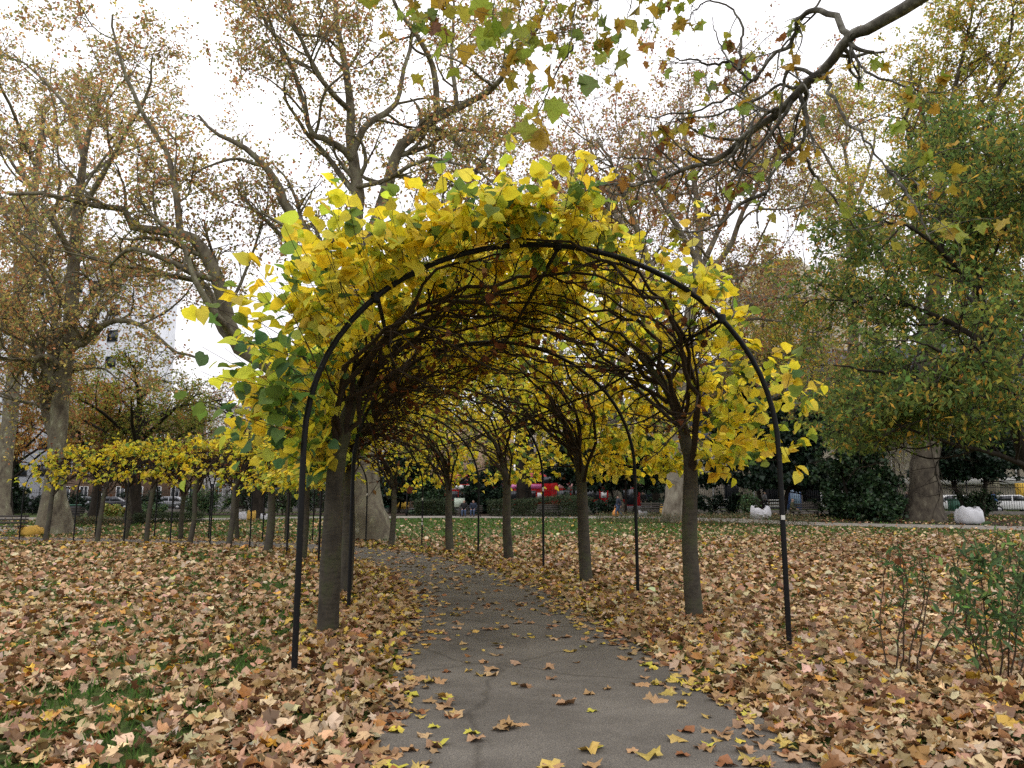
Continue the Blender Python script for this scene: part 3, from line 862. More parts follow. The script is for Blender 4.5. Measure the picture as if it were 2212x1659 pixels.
# ================================================================== TREES
PAL_P = {   # crown colours
 'tan': [(2.2, (0.503, 0.363, 0.144)), (2, (0.382, 0.37, 0.13)), (1.6, (0.602, 0.304, 0.147)), (1.2, (0.781, 0.602, 0.192)), (0.8, (0.363, 0.175, 0.086)), (1, (0.289, 0.311, 0.113))],
 'olive': [(2.6, (0.273, 0.281, 0.0743)), (2, (0.393, 0.347, 0.0908)), (1, (0.614, 0.479, 0.099)), (0.9, (0.477, 0.231, 0.0825)), (0.6, (0.188, 0.231, 0.066))],
 'brown': [(2, (0.391, 0.244, 0.136)), (2, (0.333, 0.281, 0.108)), (1.3, (0.508, 0.206, 0.098)), (1, (0.585, 0.45, 0.136)), (0.8, (0.254, 0.131, 0.0783))],
 'gold': [(2.4, (0.558, 0.468, 0.09)), (2, (0.372, 0.396, 0.09)), (1, (0.781, 0.54, 0.108)), (1, (0.26, 0.324, 0.081)), (0.6, (0.614, 0.306, 0.09))],
 'green': [(2.2, (.24, .27, .06)), (1.6, (.14, .2, .055)), (3, (0.142, 0.214, 0.0607)), (2, (0.201, 0.267, 0.0758)), (1, (0.502, 0.374, 0.0758)), (0.5, (0.67, 0.374, 0.0758)), (1.3, (0.084, 0.134, 0.0532))],
 'rust': [(2, (0.434, 0.18, 0.0525)), (2, (0.512, 0.285, 0.0675)), (1, (0.341, 0.3, 0.075)), (0.8, (0.264, 0.105, 0.045))],
 'lime': [(2.4, (0.248, 0.288, 0.06)), (1.6, (0.347, 0.312, 0.066)), (1, (0.174, 0.216, 0.054)), (0.8, (0.372, 0.228, 0.06))],
 'dark': [(3, (.013, .03, .017)), (2, (.02, .042, .022)), (1, (.032, .06, .03))],
 'holly': [(3, (.02, .045, .018)), (2, (.035, .065, .026)), (1, (.06, .1, .04))],
 'shrub': [(2, (.06, .11, .045)), (2, (.085, .14, .06)), (1, (.14, .19, .07)), (.5, (.04, .07, .03))],
}
def flare(z, zb, r_top, r_base, h):
    return r_top + (r_base - r_top) * np.exp(-np.maximum(z - zb, 0) / h)
def tree(name, label, base, trunk, limbs, barkm, pal, n2, n3, n4, leaves, L2, L3, L4, size, r_base, flare_h=.9, S=12, group=None,
         leafs=TINY, droop=.6, lmat=None, extra=None, zmin=2.6, coarse=False, butt=.0, up2=.05, burr=0, cat='tree', grow_t=.15):
    """trunk: [points], radius list; limbs: list of (points, r0, r1).  Children sprout from limbs and the trunk top, leaves sit on the last twigs"""
    t = thing(name, base, label, cat, group=group)
    pts, rad = trunk
    K = 30
    P, Rr = resample(pts, K, rad)
    P[0, 2] -= .1
    Rr = Rr + (r_base - rad[0]) * np.exp(-np.maximum(P[:, 2] - base[2], 0) / flare_h)
    ang = np.arange(S) * 2 * math.pi / S
    hz = np.exp(-np.maximum(P[:, 2] - base[2], 0) / (flare_h * 1.3))[None, :, None]
    lob = np.sin(ang * 5 + 1.3) * .6 + np.sin(ang * 3 + .4) * .5
    wav = 1 + butt * hz * lob[None, None] + .035 * rng.normal(size=(1, K, S))
    if burr:
        for _ in range(burr):
            kk = rng.integers(2, K // 2); aa = rng.uniform(0, 6.28)
            wav = wav + .28 * np.exp(-((np.arange(K) - kk) / 1.6) ** 2)[None, :, None] * np.exp(-((np.angle(np.exp(1j * (ang - aa)))) / .6) ** 2)[None, None]
    V, Q = tube_arrays(P[None], Rr[None], S, wav)
    under('trunk', mesh_np('trunk', V, Q, np.full(len(Q), 4), barkm, True), t)
    LP, LR = [], []
    for q in limbs:
        p, r = resample(q[0], 18, [q[1], q[2]])
        seg = np.linalg.norm(np.diff(p, axis=0), axis=1).sum()
        wob = rng.normal(size=(18, 3)) * min(.05, seg * .006) * np.linspace(0, 1, 18)[:, None]
        p = p + wob
        under('limb', tubes_mesh('limb', [(p[None], r[None], 8)], barkm), t)
        LP.append(p); LR.append(r)
    LP = np.array(LP); LR = np.array(LR)
    bg_ = []
    if extra:
        PX, RX = sprout(LP, LR, extra[0], .1, .95, extra[1], (30, 75), 18, .13, .03, .55, .25, .1, .03, Lw=False)
        bg_.append((PX, RX, 5)); LP2 = np.concatenate([LP, PX]); LR2 = np.concatenate([LR, RX])
    else: LP2, LR2 = LP, LR
    P2, R2 = sprout(LP2, LR2, n2, grow_t, 1, L2, (25, 75), 8, .2, up2, .5, .3, .1, .02)
    P3, R3 = sprout(P2, R2, n3, .12, 1, L3, (25, 80), 6, .26, .01, .55, .35, 0, .014)
    P4, R4 = sprout(P3, R3, n4, .1, 1, L4, (25, 80), 5, .25, -.04, .6, .5, 0, .0085)
    ok = P4[:, :, 2].min(1) > base[2] + zmin; P4 = P4[ok]; R4 = R4[ok]; n4 = len(P4)
    tag(under('branches', tubes_mesh('branches', bg_ + [(P2[:, ::2] if coarse else P2, R2[:, ::2] if coarse else R2, 4), (P3[:, [0, 2, 4, 5]], R3[:, [0, 2, 4, 5]], 3), (P4[:, ::4] if coarse else P4[:, ::2], R4[:, ::4] if coarse else R4[:, ::2], 3)], barkm), t), kind='stuff')
    a = rng.integers(0, n4, leaves); b = rng.uniform(1, 3.999, leaves); i = b.astype(int); f = (b - i)[:, None]
    Pl = P4[a, i] * (1 - f) + P4[a, i + 1] * f + rng.normal(0, .13, (leaves, 3))
    D, Nn = leaf_frames(leaves, droop)
    Sz = rng.uniform(size[0], size[1], leaves)
    patchy = vnoise(Pl[:, 0] * .35 + Pl[:, 1] * .2 + 40, Pl[:, 2] * .45 + 40, int(rng.integers(99)))
    C = pick(PAL_P[pal], leaves, .2) * (.75 + .5 * patchy[:, None]) * np.array([1, 1, 1])
    tag(under('crown', leaves_mesh('crown', leafs, Pl, D, Nn, Sz, C, lmat or M_CROWN, .08), t), kind='stuff')
    return t, LP, LR
def A(D, *uv): return np.array([at(u, v, D + (e[0] if e else 0)) for u, v, *e in uv])

# the great plane in the middle distance, behind the bend of the walk
b0 = G(792, 1166); D0 = b0[1]
T = [b0, at(786, 1090, D0), at(781, 1000, D0), at(778, 900, D0), at(775, 780, D0), at(772, 640, D0), at(770, 540, D0)]
lim = [
 (A(D0, (770, 560), (768, 480), (774, 417), (764, 347), (757, 305), (757, 226), (746, 139), (730, 60), (716, -40, 1)), .36, .09),
 (A(D0, (773, 570), (795, 510), (812, 486), (844, 382), (861, 323), (896, 288), (948, 253), (986, 236), (1035, 208), (1076, 180, -1), (1104, 121, -2), (1146, 80, -2.5), (1180, 20, -3)), .34, .05),
 (A(D0, (945, 254), (938, 156), (917, 104, -.6), (889, 62, -1), (854, 10, -1.5), (830, -60, -2)), .16, .06),
 (A(D0, (986, 236), (984, 200), (976, 139, .7), (978, 60, 1), (980, -40, 1.5)), .13, .05),
 (A(D0, (762, 330), (775, 300), (792, 271), (837, 239, 1), (861, 208, 1.4), (882, 104, 2), (893, 70, 2), (900, -30, 2.5)), .2, .05),
 (A(D0, (764, 350), (740, 322, -.5), (700, 300, -.8), (670, 285, -1), (653, 208, -1.2), (618, 121, -1.6), (566, 35, -2), (530, -40, -2)), .2, .04),
 (A(D0, (776, 700), (740, 640, -.5), (698, 573, -1), (663, 503, -1.4), (618, 444, -1.8), (601, 399, -2), (570, 358, -2.2), (520, 315, -2.6), (470, 290, -3), (430, 250, -3)), .36, .05),
 (A(D0, (776, 950), (700, 880, -.5), (595, 796, -1.2), (520, 755, -1.6), (491, 690, -2), (477, 620, -2.4), (440, 545, -2.8), (411, 510, -3), (357, 503, -3.4), (298, 493, -4), (262, 454, -4.3), (179, 440, -5), (104, 417, -5.5), (20, 420, -6)), .42, .06),
 (A(D0, (505, 740, -1.7), (476, 707, -1.6), (452, 640, -1.4), (440, 612, -1.2), (372, 597, -.8), (300, 580, 0), (259, 573, 0), (200, 560, 1)), .2, .05),
 (A(D0, (774, 600), (880, 560, 1.5), (960, 480, 2.5), (1010, 400, 3), (1060, 330, 3.5), (1120, 260, 4)), .2, .04),
 (A(D0, (757, 240), (700, 180, -2), (640, 60, -3), (600, -60, -4)), .14, .05),
 (A(D0, (390, 508, -3.2), (380, 420, -3), (360, 330, -3), (300, 230, -3.5), (260, 120, -4), (240, 30, -4)), .15, .04),
 (A(D0, (765, 405), (830, 390, -1.5), (900, 350, -2.5), (960, 345, -3), (1030, 370, -3.5), (1090, 420, -4)), .12, .03),
]
tree('plane_tree', 'huge old plane with a burred trunk behind the bend of the walk', b0, (T, [.78, .72, .66, .6, .55, .5, .45]), lim, M_BARK_PLANE, 'tan',
     230, 1300, 4000, 36000, (1.5, 4.5), (.9, 2.6), (.5, 1.4), (.11, .18), 1.25, .9, 20, butt=.1, burr=9, extra=(46, (3, 8)))

# the left-hand plane with two stems
b1 = G(112, 1153); D1 = b1[1]
T = [b1, at(116, 1060, D1), at(124, 960, D1), at(131, 860, D1), at(141, 780, D1), at(152, 690, D1), at(160, 560, D1), at(170, 440, D1), at(182, 330, D1)]
lim = [
 (A(D1, (118, 940), (100, 890, .6), (99, 830, .8), (112, 790, .9), (118, 700, 1.2), (90, 560, 1.5), (60, 420, 2)), .27, .06),
 (A(D1, (131, 862), (110, 820, -.4), (90, 780, -.8), (60, 705, -1.4), (20, 655, -2), (-60, 600, -2.5)), .2, .05),
 (A(D1, (147, 760), (165, 745, -.5), (185, 738, -.8), (215, 705, -1), (270, 693, -1.4), (330, 715, -1.8), (372, 757, -2.2), (440, 775, -2.6)), .22, .05),
 (A(D1, (140, 800), (100, 770, -1), (60, 777, -1.6), (10, 775, -2), (-70, 770, -2.5)), .17, .05),
 (A(D1, (152, 700), (200, 640, 1), (250, 600, 1.6), (330, 560, 2)), .16, .04),
 (A(D1, (160, 560), (110, 470, -1.4), (40, 370, -2), (-40, 260, -3)), .18, .04),
 (A(D1, (168, 470), (220, 380, -1), (270, 290, -1.6), (320, 200, -2), (330, 120, -2.4)), .16, .04),
 (A(D1, (180, 340), (150, 240, .6), (90, 170, 1), (30, 120, 1.5)), .15, .04),
 (A(D1, (182, 335), (200, 260, 0), (230, 200, .5), (250, 150, 1)), .14, .04),
 (A(D1, (120, 880), (60, 870, 1.5), (0, 850, 2.2), (-70, 840, 3)), .12, .04),
]
tree('plane_tree', 'tall two-stemmed plane beside the yellow sack at the far left', b1, (T, [.44, .42, .4, .39, .37, .33, .28, .23, .16]), lim, M_BARK_PLANE, 'tan',
     190, 1100, 3700, 34000, (1.5, 4.5), (.9, 2.6), (.5, 1.4), (.11, .18), .9, .8, 18, butt=.1, burr=4, extra=(44, (3, 8)))

def simple_tree(name, label, u, v, Dtop, h, spread, r, pal, nl, n2, n3, n4, leaves, size, barkm=None, lean=0, r_base=None, leafs=TINY, droop=.6, first=.35,
                L=(1.3, 3.2), base=None, lmat=None, fork=.25, group=None, upb=.08, zmin=2.6):
    """a tree grown from its foot: h metres tall, limbs spreading to the given radius"""
    b = G(u, v) if base is None else base
    top = b + np.array([lean, rng.normal(0, .3), h * .8])
    T = [b, b * .7 + top * .3 + np.array([rng.normal(0, .1), 0, 0]), b * .45 + top * .55 + np.array([rng.normal(0, .25), 0, 0]), top]
    Tp = resample(T, 20)
    lim = []
    for j in range(nl):
        f = first + (1 - first) * (j + .5) / nl * .98
        p0 = Tp[int(f * 19)]
        a = j * 2.4 + rng.uniform(-.4, .4)
        reach = spread * (1.05 - .55 * abs(f - .5)) * rng.uniform(.75, 1.1)
        rise = (h - (p0[2] - b[2])) * rng.uniform(.35, .75) * (.6 + .4 * f) + fork
        e = p0 + np.array([math.cos(a) * reach, math.sin(a) * reach, rise])
        m = p0 * .45 + e * .55 + np.array([0, 0, rise * .16]) + rng.normal(0, .25, 3)
        lim.append((np.array([p0, p0 * .75 + m * .25 + rng.normal(0, .1, 3), m, e]), r * (.62 - .3 * f), r * .1))
    return tree(name, label, b, (T, [r, r * .86, r * .7, r * .3]), lim, barkm or M_BARK_DARK, pal, n2, n3, n4, leaves, L, (L[0] * .55, L[1] * .55), (.3, .9), size, r_base or r * 1.7, .6, 10, group, leafs, droop, lmat, butt=.06, up2=upb, zmin=zmin, coarse=True)

# right of the middle: pale plane behind the first right-hand limes
b3 = G(1459, 1127); D3 = b3[1]
T = [b3, at(1461, 1060, D3), at(1466, 980, D3), at(1470, 890, D3), at(1478, 780, D3), at(1490, 690, D3), at(1500, 620, D3)]
lim = [
 (A(D3, (1498, 640), (1506, 570), (1512, 500), (1500, 400, 1), (1480, 300, 2), (1470, 220, 3)), .32, .08),
 (A(D3, (1499, 630), (1522, 595), (1568, 547), (1600, 470, -1), (1640, 400, -2), (1680, 330, -3)), .27, .06),
 (A(D3, (1480, 770), (1440, 660, -1), (1400, 560, -2), (1360, 450, -3), (1330, 370, -4), (1290, 300, -4)), .27, .06),
 (A(D3, (1485, 720), (1420, 600, 2), (1340, 480, 3), (1260, 390, 4), (1200, 330, 5)), .25, .06),
 (A(D3, (1478, 790), (1540, 720, -2), (1620, 660, -3), (1700, 640, -4), (1760, 650, -5)), .2, .05),
 (A(D3, (1500, 610), (1560, 480, 2), (1600, 380, 3), (1640, 280, 4), (1660, 230, 4)), .2, .05),
 (A(D3, (1480, 760), (1560, 700, 2), (1660, 690, 3), (1760, 720, 4)), .16, .05),
 (A(D3, (1505, 560), (1450, 470, -1), (1400, 380, -1.5), (1380, 280, -2)), .2, .05),
]
tree('plane_tree', 'pale-barked plane whose trunk shows beside the first right-hand lime', b3, (T, [.62, .6, .56, .52, .46, .4, .34]), lim, M_BARK_PALE, 'brown',
     190, 1200, 4200, 27000, (2, 5.5), (1.2, 3.2), (.6, 1.7), (.13, .21), .95, 1.0, 16, butt=.05, extra=(50, (4, 10)))

# far right: broad plane with a golden green crown
b4 = G(1998, 1124); D4 = b4[1]
T = [b4, at(1996, 1060, D4), at(2000, 990, D4), at(2004, 900, D4), at(2010, 760, D4), at(2020, 600, D4), at(2030, 440, D4), at(2040, 300, D4)]
lim = [
 (A(D4, (2020, 600), (1990, 480, -1), (1970, 360, -1.5), (1960, 260, -2), (1970, 160, -2)), .28, .05),
 (A(D4, (2025, 520), (2080, 400, -1.5), (2130, 280, -2), (2170, 150, -2.5), (2190, 20, -3)), .28, .05),
 (A(D4, (2030, 440), (2040, 330), (2060, 200), (2090, 80), (2110, -40)), .26, .05),
 (A(D4, (2012, 720), (1940, 620, 1), (1890, 540, 2), (1850, 480, 2.5)), .22, .05),
 (A(D4, (2012, 740), (2100, 640, 1), (2170, 560, 2), (2260, 460, 3)), .24, .05),
 (A(D4, (2015, 680), (2060, 560, 3), (2080, 420, 4), (2060, 280, 5), (2020, 160, 5)), .24, .05),
 (A(D4, (2035, 380), (2000, 280, 2), (1985, 200, 2.5), (1990, 130, 3)), .18, .05),
 (A(D4, (2040, 310), (2120, 220, 2), (2200, 100, 2), (2260, 0, 2)), .18, .05),
]
tree('plane_tree', 'broad plane with a flared foot and golden crown left of the right-hand white sack', b4, (T, [.78, .74, .7, .66, .55, .45, .36, .25]), lim, M_BARK_SHADED, 'gold',
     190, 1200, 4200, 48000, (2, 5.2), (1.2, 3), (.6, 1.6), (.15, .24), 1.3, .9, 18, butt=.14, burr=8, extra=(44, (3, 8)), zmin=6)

# a pale stem further back, beyond the railings
b5 = np.array([at(1846, 1080, 64)[0], 64, float(terrain(29, 64))])
T = [b5, at(1844, 900, 64), at(1842, 700, 64), at(1839, 578, 64), at(1836, 470, 64), at(1838, 380, 64)]
lim = [
 (A(64, (1838, 560), (1800, 510, 1), (1770, 480, 2), (1730, 440, 2)), .2, .05), (A(64, (1836, 460), (1870, 380, 1), (1890, 300, 2), (1880, 250, 2)), .2, .05),
 (A(64, (1838, 400), (1826, 330), (1830, 270), (1845, 220)), .2, .05), (A(64, (1838, 520), (1900, 470, -2), (1940, 400, -3)), .2, .05),
 (A(64, (1840, 640), (1790, 620, -2), (1740, 600, -3), (1700, 610, -4)), .18, .05), (A(64, (1842, 700), (1890, 640, -1), (1930, 600, -2)), .18, .05),
 (A(64, (1837, 420), (1790, 350, -1), (1760, 290, -2)), .18, .05), (A(64, (1842, 740), (1780, 740, -3), (1720, 760, -5), (1660, 770, -6)), .16, .05), (A(64, (1842, 780), (1770, 830, -3), (1700, 860, -4)), .14, .05),
]
tree('plane_tree', 'slim pale-stemmed plane standing beyond the railings in front of the office building', b5, (T, [.5, .48, .44, .4, .35, .28]), lim, M_BARK_PALE, 'gold',
     130, 900, 2600, 20000, (2, 5), (1.2, 3), (.6, 1.6), (.15, .25), .6, .8, 12, extra=(26, (4, 8)), zmin=6)

# green tree leaning in from the right edge: oval leaves turning yellow
b6 = np.array([at(2290, 1000, 23)[0], 23, float(terrain(17, 23))])
T = [b6, at(2270, 1080, 23), at(2225, 1010, 23), at(2196, 930, 23), at(2170, 840, 23), at(2140, 720, 23), at(2112, 610, 23), at(2100, 500, 23)]
lim = [
 (A(23, (2222, 1008), (2150, 980, -.5), (2060, 960, -1), (1980, 935, -1.6), (1900, 900, -2)), .09, .02),
 (A(23, (2180, 870), (2090, 850, -1), (1990, 830, -1.8), (1880, 800, -2.4), (1800, 790, -2.8)), .1, .02),
 (A(23, (2150, 760), (2060, 700, .5), (1960, 660, 1), (1860, 640, 1.5), (1780, 650, 2)), .1, .02),
 (A(23, (2120, 640), (2050, 560, -1), (1980, 500, -1.5), (1900, 470, -2)), .09, .02),
 (A(23, (2112, 610), (2107, 529), (2080, 440, .4), (2050, 370, .8)), .09, .02),
 (A(23, (2112, 620), (2160, 520, -.4), (2200, 430, -.8)), .09, .02),
 (A(23, (2170, 840), (2230, 740, 1), (2270, 640, 1.5)), .09, .02),
 (A(23, (2190, 910), (2110, 920, 1.5), (2000, 900, 2.5), (1900, 880, 3.2), (1800, 880, 3.6)), .09, .02),
 (A(23, (2140, 720), (2100, 650, 2), (2040, 600, 3), (1960, 580, 3.5)), .08, .02),
 (A(23, (2160, 800), (2120, 780, -2.2), (2050, 760, -3.2), (1970, 740, -4)), .08, .02),
]
tree('walnut_tree', 'green tree with oval yellowing leaves leaning in from the right edge', b6, (T, [.26, .24, .21, .18, .15, .12, .09, .06]), lim, M_BARK_DARK, 'green',
     150, 900, 3000, 32000, (.9, 2.6), (.6, 1.6), (.3, .9), (.14, .23), .35, .5, 12, leafs=OVAL_LO, droop=.55, up2=.0, extra=(44, (1.5, 4)), zmin=3.2)

# trees behind the walk and beyond the railings: (u of the foot, depth, v of the top)
def far_tree(name, label, u, D, vtop, spread, r, pal, k=1.0, leaves=9000, size=(.14, .24), barkm=None, first=.3, L=(1.5, 4), **kw):
    kw.setdefault('zmin', 3.4)
    b = at(u, 1090, D); b = ground(b[0], D)
    h = at(u, vtop, D)[2] - b[2]
    return simple_tree(name, label, 0, 0, 0, h, spread, r, pal, 12, int(90 * k), int(520 * k), int(1700 * k), int(leaves * .85), size, barkm, first=first, L=L, base=b, **kw)
far_tree('cherry_tree', 'small dark-stemmed tree with rust coloured leaves left of the walk', 205, 50, 800, 5.6, .3, 'rust', .8, 10000, (.11, .18), L=(1.3, 3.2))
far_tree('maple_tree', 'yellowing green tree with a stout dark trunk behind the arches at the left', 291, 47, 770, 5.6, .42, 'lime', .8, 11000, (.11, .18), L=(1.3, 3.2), first=.34)
far_tree('plane_tree', 'fork-trunked tree by the pile of sacks on the far path', 557, 57, 830, 7.0, .42, 'brown', .8, 5000, (.1, .17), first=.22)
far_tree('plane_tree', 'pale-stemmed tree in front of the white terrace', 432, 68, 850, 7, .35, 'lime', .8, 7000, (.12, .2), M_BARK_PALE, first=.22)
far_tree('cherry_tree', 'rust coloured tree at the far left behind the kiosk', 20, 66, 790, 8, .3, 'rust', .9, 13000, (.13, .22))
far_tree('plane_tree', 'very tall plane rising behind the others in the top left corner', 0, 60, 40, 12, .6, 'tan', 1.6, 24000, (.15, .25), M_BARK_PLANE, L=(2, 5.5), first=.35)
far_tree('plane_tree', 'dark-trunked plane between the hedge and the red buses', 1134, 72, 640, 11, .75, 'lime', 1.3, 18000, (.16, .26), first=.28, L=(2, 5))
far_tree('plane_tree', 'tall brown plane beyond the railings behind the top of the first arch', 1330, 70, 210, 13, .6, 'brown', 1.7, 24000, (.15, .25), M_BARK_PALE, L=(2, 6), first=.25)
far_tree('plane_tree', 'yellow green tree beyond the railings seen through the arches', 925, 78, 850, 9, .4, 'lime', 1.1, 15000, (.15, .26), first=.15, L=(1.6, 4))
far_tree('plane_tree', 'golden tree beyond the railings behind the big burred trunk', 690, 82, 880, 9, .4, 'rust', 1.0, 12000, (.15, .25), first=.2, L=(1.6, 4))
far_tree('plane_tree', 'brown crowned tree at the end of the white terrace', 520, 84, 905, 8, .4, 'brown', .9, 10000, (.15, .25), first=.2)
far_tree('plane_tree', 'tall olive plane beyond the railings above the bus', 1610, 70, 440, 12, .5, 'olive', 1.6, 30000, (.16, .27), M_BARK_PALE, L=(2, 5), first=.3)
far_tree('plane_tree', 'olive plane beyond the railings at the far right', 2150, 66, 300, 11, .5, 'gold', 1.5, 26000, (.16, .27), M_BARK_PLANE, L=(2, 5), first=.4, zmin=8)
far_tree('plane_tree', 'yellow tree beyond the bus seen under the first right-hand lime', 1420, 76, 800, 9, .4, 'gold', 1.1, 13000, (.16, .26), first=.25)
far_tree('street_tree', 'bare young street tree by the pale wall behind the right-hand railings', 1975, 66, 930, 3.4, .16, 'olive', .35, 400, (.1, .18), M_BARK_PALE)

# dark evergreens: sprays of small leaves on many boughs
def evergreen(name, label, base, vtop, spread, stems, pal, n, size, first=.1, leafs=OVAL, droop=.5, up=.12, r=.18, tips=(.3, .9), flat=.75, cat='tree', nl=26, zmin=0, lmat=None, stuffname='crown'):
    t = thing(name, base, label, cat)
    D_ = base[1]; h = at(0, vtop, D_)[2] - base[2]; spread = px(spread, D_); SP = []
    for j in range(stems):
        a = j * 2.1 + .4; o = np.array([math.cos(a), math.sin(a) * .6, 0]) * (0 if stems == 1 else spread * .12)
        e = base + o * 2.6 + np.array([rng.normal(0, .12) * spread, 0, h * rng.uniform(.8, .97)])
        p = resample(np.array([base + o - np.array([0, 0, .1]), base * .6 + e * .4 + o + rng.normal(0, .1, 3), e]), 14)
        SP.append(p)
        under('trunk', tubes_mesh('trunk', [(p[None], (r * np.linspace(1.1, .2, 14))[None], 9)], M_BARK_DARK), t)
    SP = np.array(SP); SR = np.repeat((r * np.linspace(1.1, .2, 14))[None], stems, 0)
    B, BR = sprout(SP, SR, nl * 3, first, .98, (spread * .45, spread * .95), (50, 85), 9, .12, .015, .4, .2, 0, .02)
    rel = (B[:, 0, 2] - base[2]) / h
    cap = np.clip(1.25 - rel * .9, .3, 1)
    B[:, 1:, :] = B[:, :1] + (B[:, 1:] - B[:, :1]) * cap[:, None, None]
    C3, CR = sprout(B, BR, nl * 30, .15, 1, tips, (20, 75), 5, .2, -.02, .5, .4, 0, .008)
    ok = C3[:, :, 2].min(1) > base[2] + zmin - .3; C3 = C3[ok]; CR = CR[ok]
    tag(under('branches', tubes_mesh('branches', [(B[:, ::2], BR[:, ::2], 4), (C3[:, ::2], CR[:, ::2], 3)], M_BARK_DARK), t), kind='stuff')
    a = rng.integers(0, len(C3), n); b = rng.uniform(.3, 3.99, n); i = b.astype(int); f = (b - i)[:, None]
    P = C3[a, i] * (1 - f) + C3[a, i + 1] * f + rng.normal(0, .1, (n, 3)) * np.array([1, 1, flat])
    ok = P[:, 2] > base[2] + zmin + rng.normal(0, .25, n) * (zmin > 0); P = P[ok]; n = len(P)
    D, Nn = leaf_frames(n, droop)
    tag(under(stuffname, leaves_mesh(stuffname, leafs, P, D, Nn, rng.uniform(size[0], size[1], n), pick(PAL_P[pal], n, .25), lmat or M_EVER, .1), t), kind='stuff')
    return t
evergreen('yew_tree', 'dark drooping yew behind the first right-hand post', G(1672, 1116), 830, 190, 2, 'dark', 30000, (.2, .42), .3, zmin=2.1, droop=.9, r=.17, leafs=SPRAY)
evergreen('yew_tree', 'dark yew with bare double trunks in front of the red bus', G(1352, 1109), 930, 150, 3, 'dark', 16000, (.2, .42), .42, zmin=2.0, droop=.9, r=.12, leafs=SPRAY)
evergreen('yew_tree', 'dark yew shading the hedge left of the bus', G(1240, 1108), 920, 130, 1, 'dark', 13000, (.2, .42), .48, zmin=2.0, droop=.9, r=.16, leafs=SPRAY)
evergreen('holly_tree', 'big dark holly standing in front of the railings at the right', G(1862, 1121), 900, 105, 3, 'holly', 20000, (.15, .3), .03, r=.1, leafs=SPRAY)
evergreen('evergreen_oak', 'dark evergreen with forked crooked trunk at the right edge', G(2115, 1118), 925, 150, 3, 'dark', 20000, (.16, .32), .45, zmin=2.7, r=.16, leafs=SPRAY)
evergreen('holly_tree', 'dark evergreen behind the slender lime in the middle', G(850, 1108), 975, 85, 2, 'dark', 11000, (.2, .42), .3, r=.14, leafs=SPRAY)
evergreen('holly_tree', 'dense dark bush tree by the lamp post', G(925, 1112), 1025, 45, 2, 'holly', 8000, (.18, .36), .02, r=.08, leafs=SPRAY)
evergreen('holly_tree', 'dark bush tree beside the seated pair', G(1045, 1110), 1005, 65, 2, 'dark', 8000, (.18, .36), .15, r=.1, leafs=SPRAY)
evergreen('cedar_tree', 'dark green conifer at the left edge behind the kiosk', G(-8, 1112), 930, 65, 1, 'holly', 9000, (.18, .36), .1, droop=.8, leafs=SPRAY)

def bush(name, label, base, wdt, dep, h, pal, n, size, leafs=OVAL, lmat=None, stems=9, cat='shrub'):
    leafs = SPRAY if leafs is OVAL else leafs
    t = thing(name, base, label, cat)
    a = rng.uniform(0, 6.283, stems); rr = np.sqrt(rng.random(stems)) * .35
    p0 = base + np.column_stack([np.cos(a) * rr * wdt, np.sin(a) * rr * dep, np.full(stems, -.05)])
    p1 = base + np.column_stack([np.cos(a) * wdt * rng.uniform(.35, .9, stems), np.sin(a) * dep * rng.uniform(.35, .9, stems), h * rng.uniform(.6, .95, stems)])
    P = np.stack([p0 * (1 - f) + p1 * f + (np.array([0, 0, .12 * h]) * math.sin(f * 3.1)) for f in np.linspace(0, 1, 6)], 1)
    B, BR = sprout(P, np.full((stems, 6), .018), stems * 16, .1, 1, (h * .25, h * .6), (20, 70), 5, .25, .06, .6, .4, 0, .006)
    tag(under('branches', tubes_mesh('branches', [(P, np.full((stems, 6), .018), 4), (B[:, ::2], BR[:, ::2], 3)], M_TWIG), t), kind='stuff')
    k = rng.integers(0, len(B), n); q = rng.integers(0, 5, n)
    Pl = B[k, q] + rng.normal(0, .07, (n, 3)) * np.array([1, 1, .8]); Pl[:, 2] = np.maximum(Pl[:, 2], base[2] + .04)
    D, Nn = leaf_frames(n, .3)
    tag(under('foliage', leaves_mesh('foliage', leafs, Pl, D, Nn, rng.uniform(size[0], size[1], n), pick(PAL_P[pal], n, .25), lmat or M_EVER, .1), t), kind='stuff')
    return t
bush('shrub', 'low dark shrub behind the right-hand white sack', G(2118, 1118), 1.5, 1, 1.6, 'holly', 4200, (.08, .15))
bush('shrub', 'wide dark shrub under the yew left of the middle white sack', G(1560, 1113), 2.6, 1.2, 1.6, 'dark', 4500, (.1, .18))
bush('shrub', 'pale leafy shrub touching the middle white sack', G(1611, 1119), .8, .6, 1.4, 'shrub', 1100, (.1, .17))
bush('shrub', 'straggly young shrub left of the broad plane', G(1925, 1123), 1.4, .8, 1.5, 'shrub', 1200, (.1, .16))
bush('shrub', 'dark low shrubbery at the foot of the big holly', G(1800, 1118), 2.0, 1, 1.6, 'holly', 4800, (.09, .16))
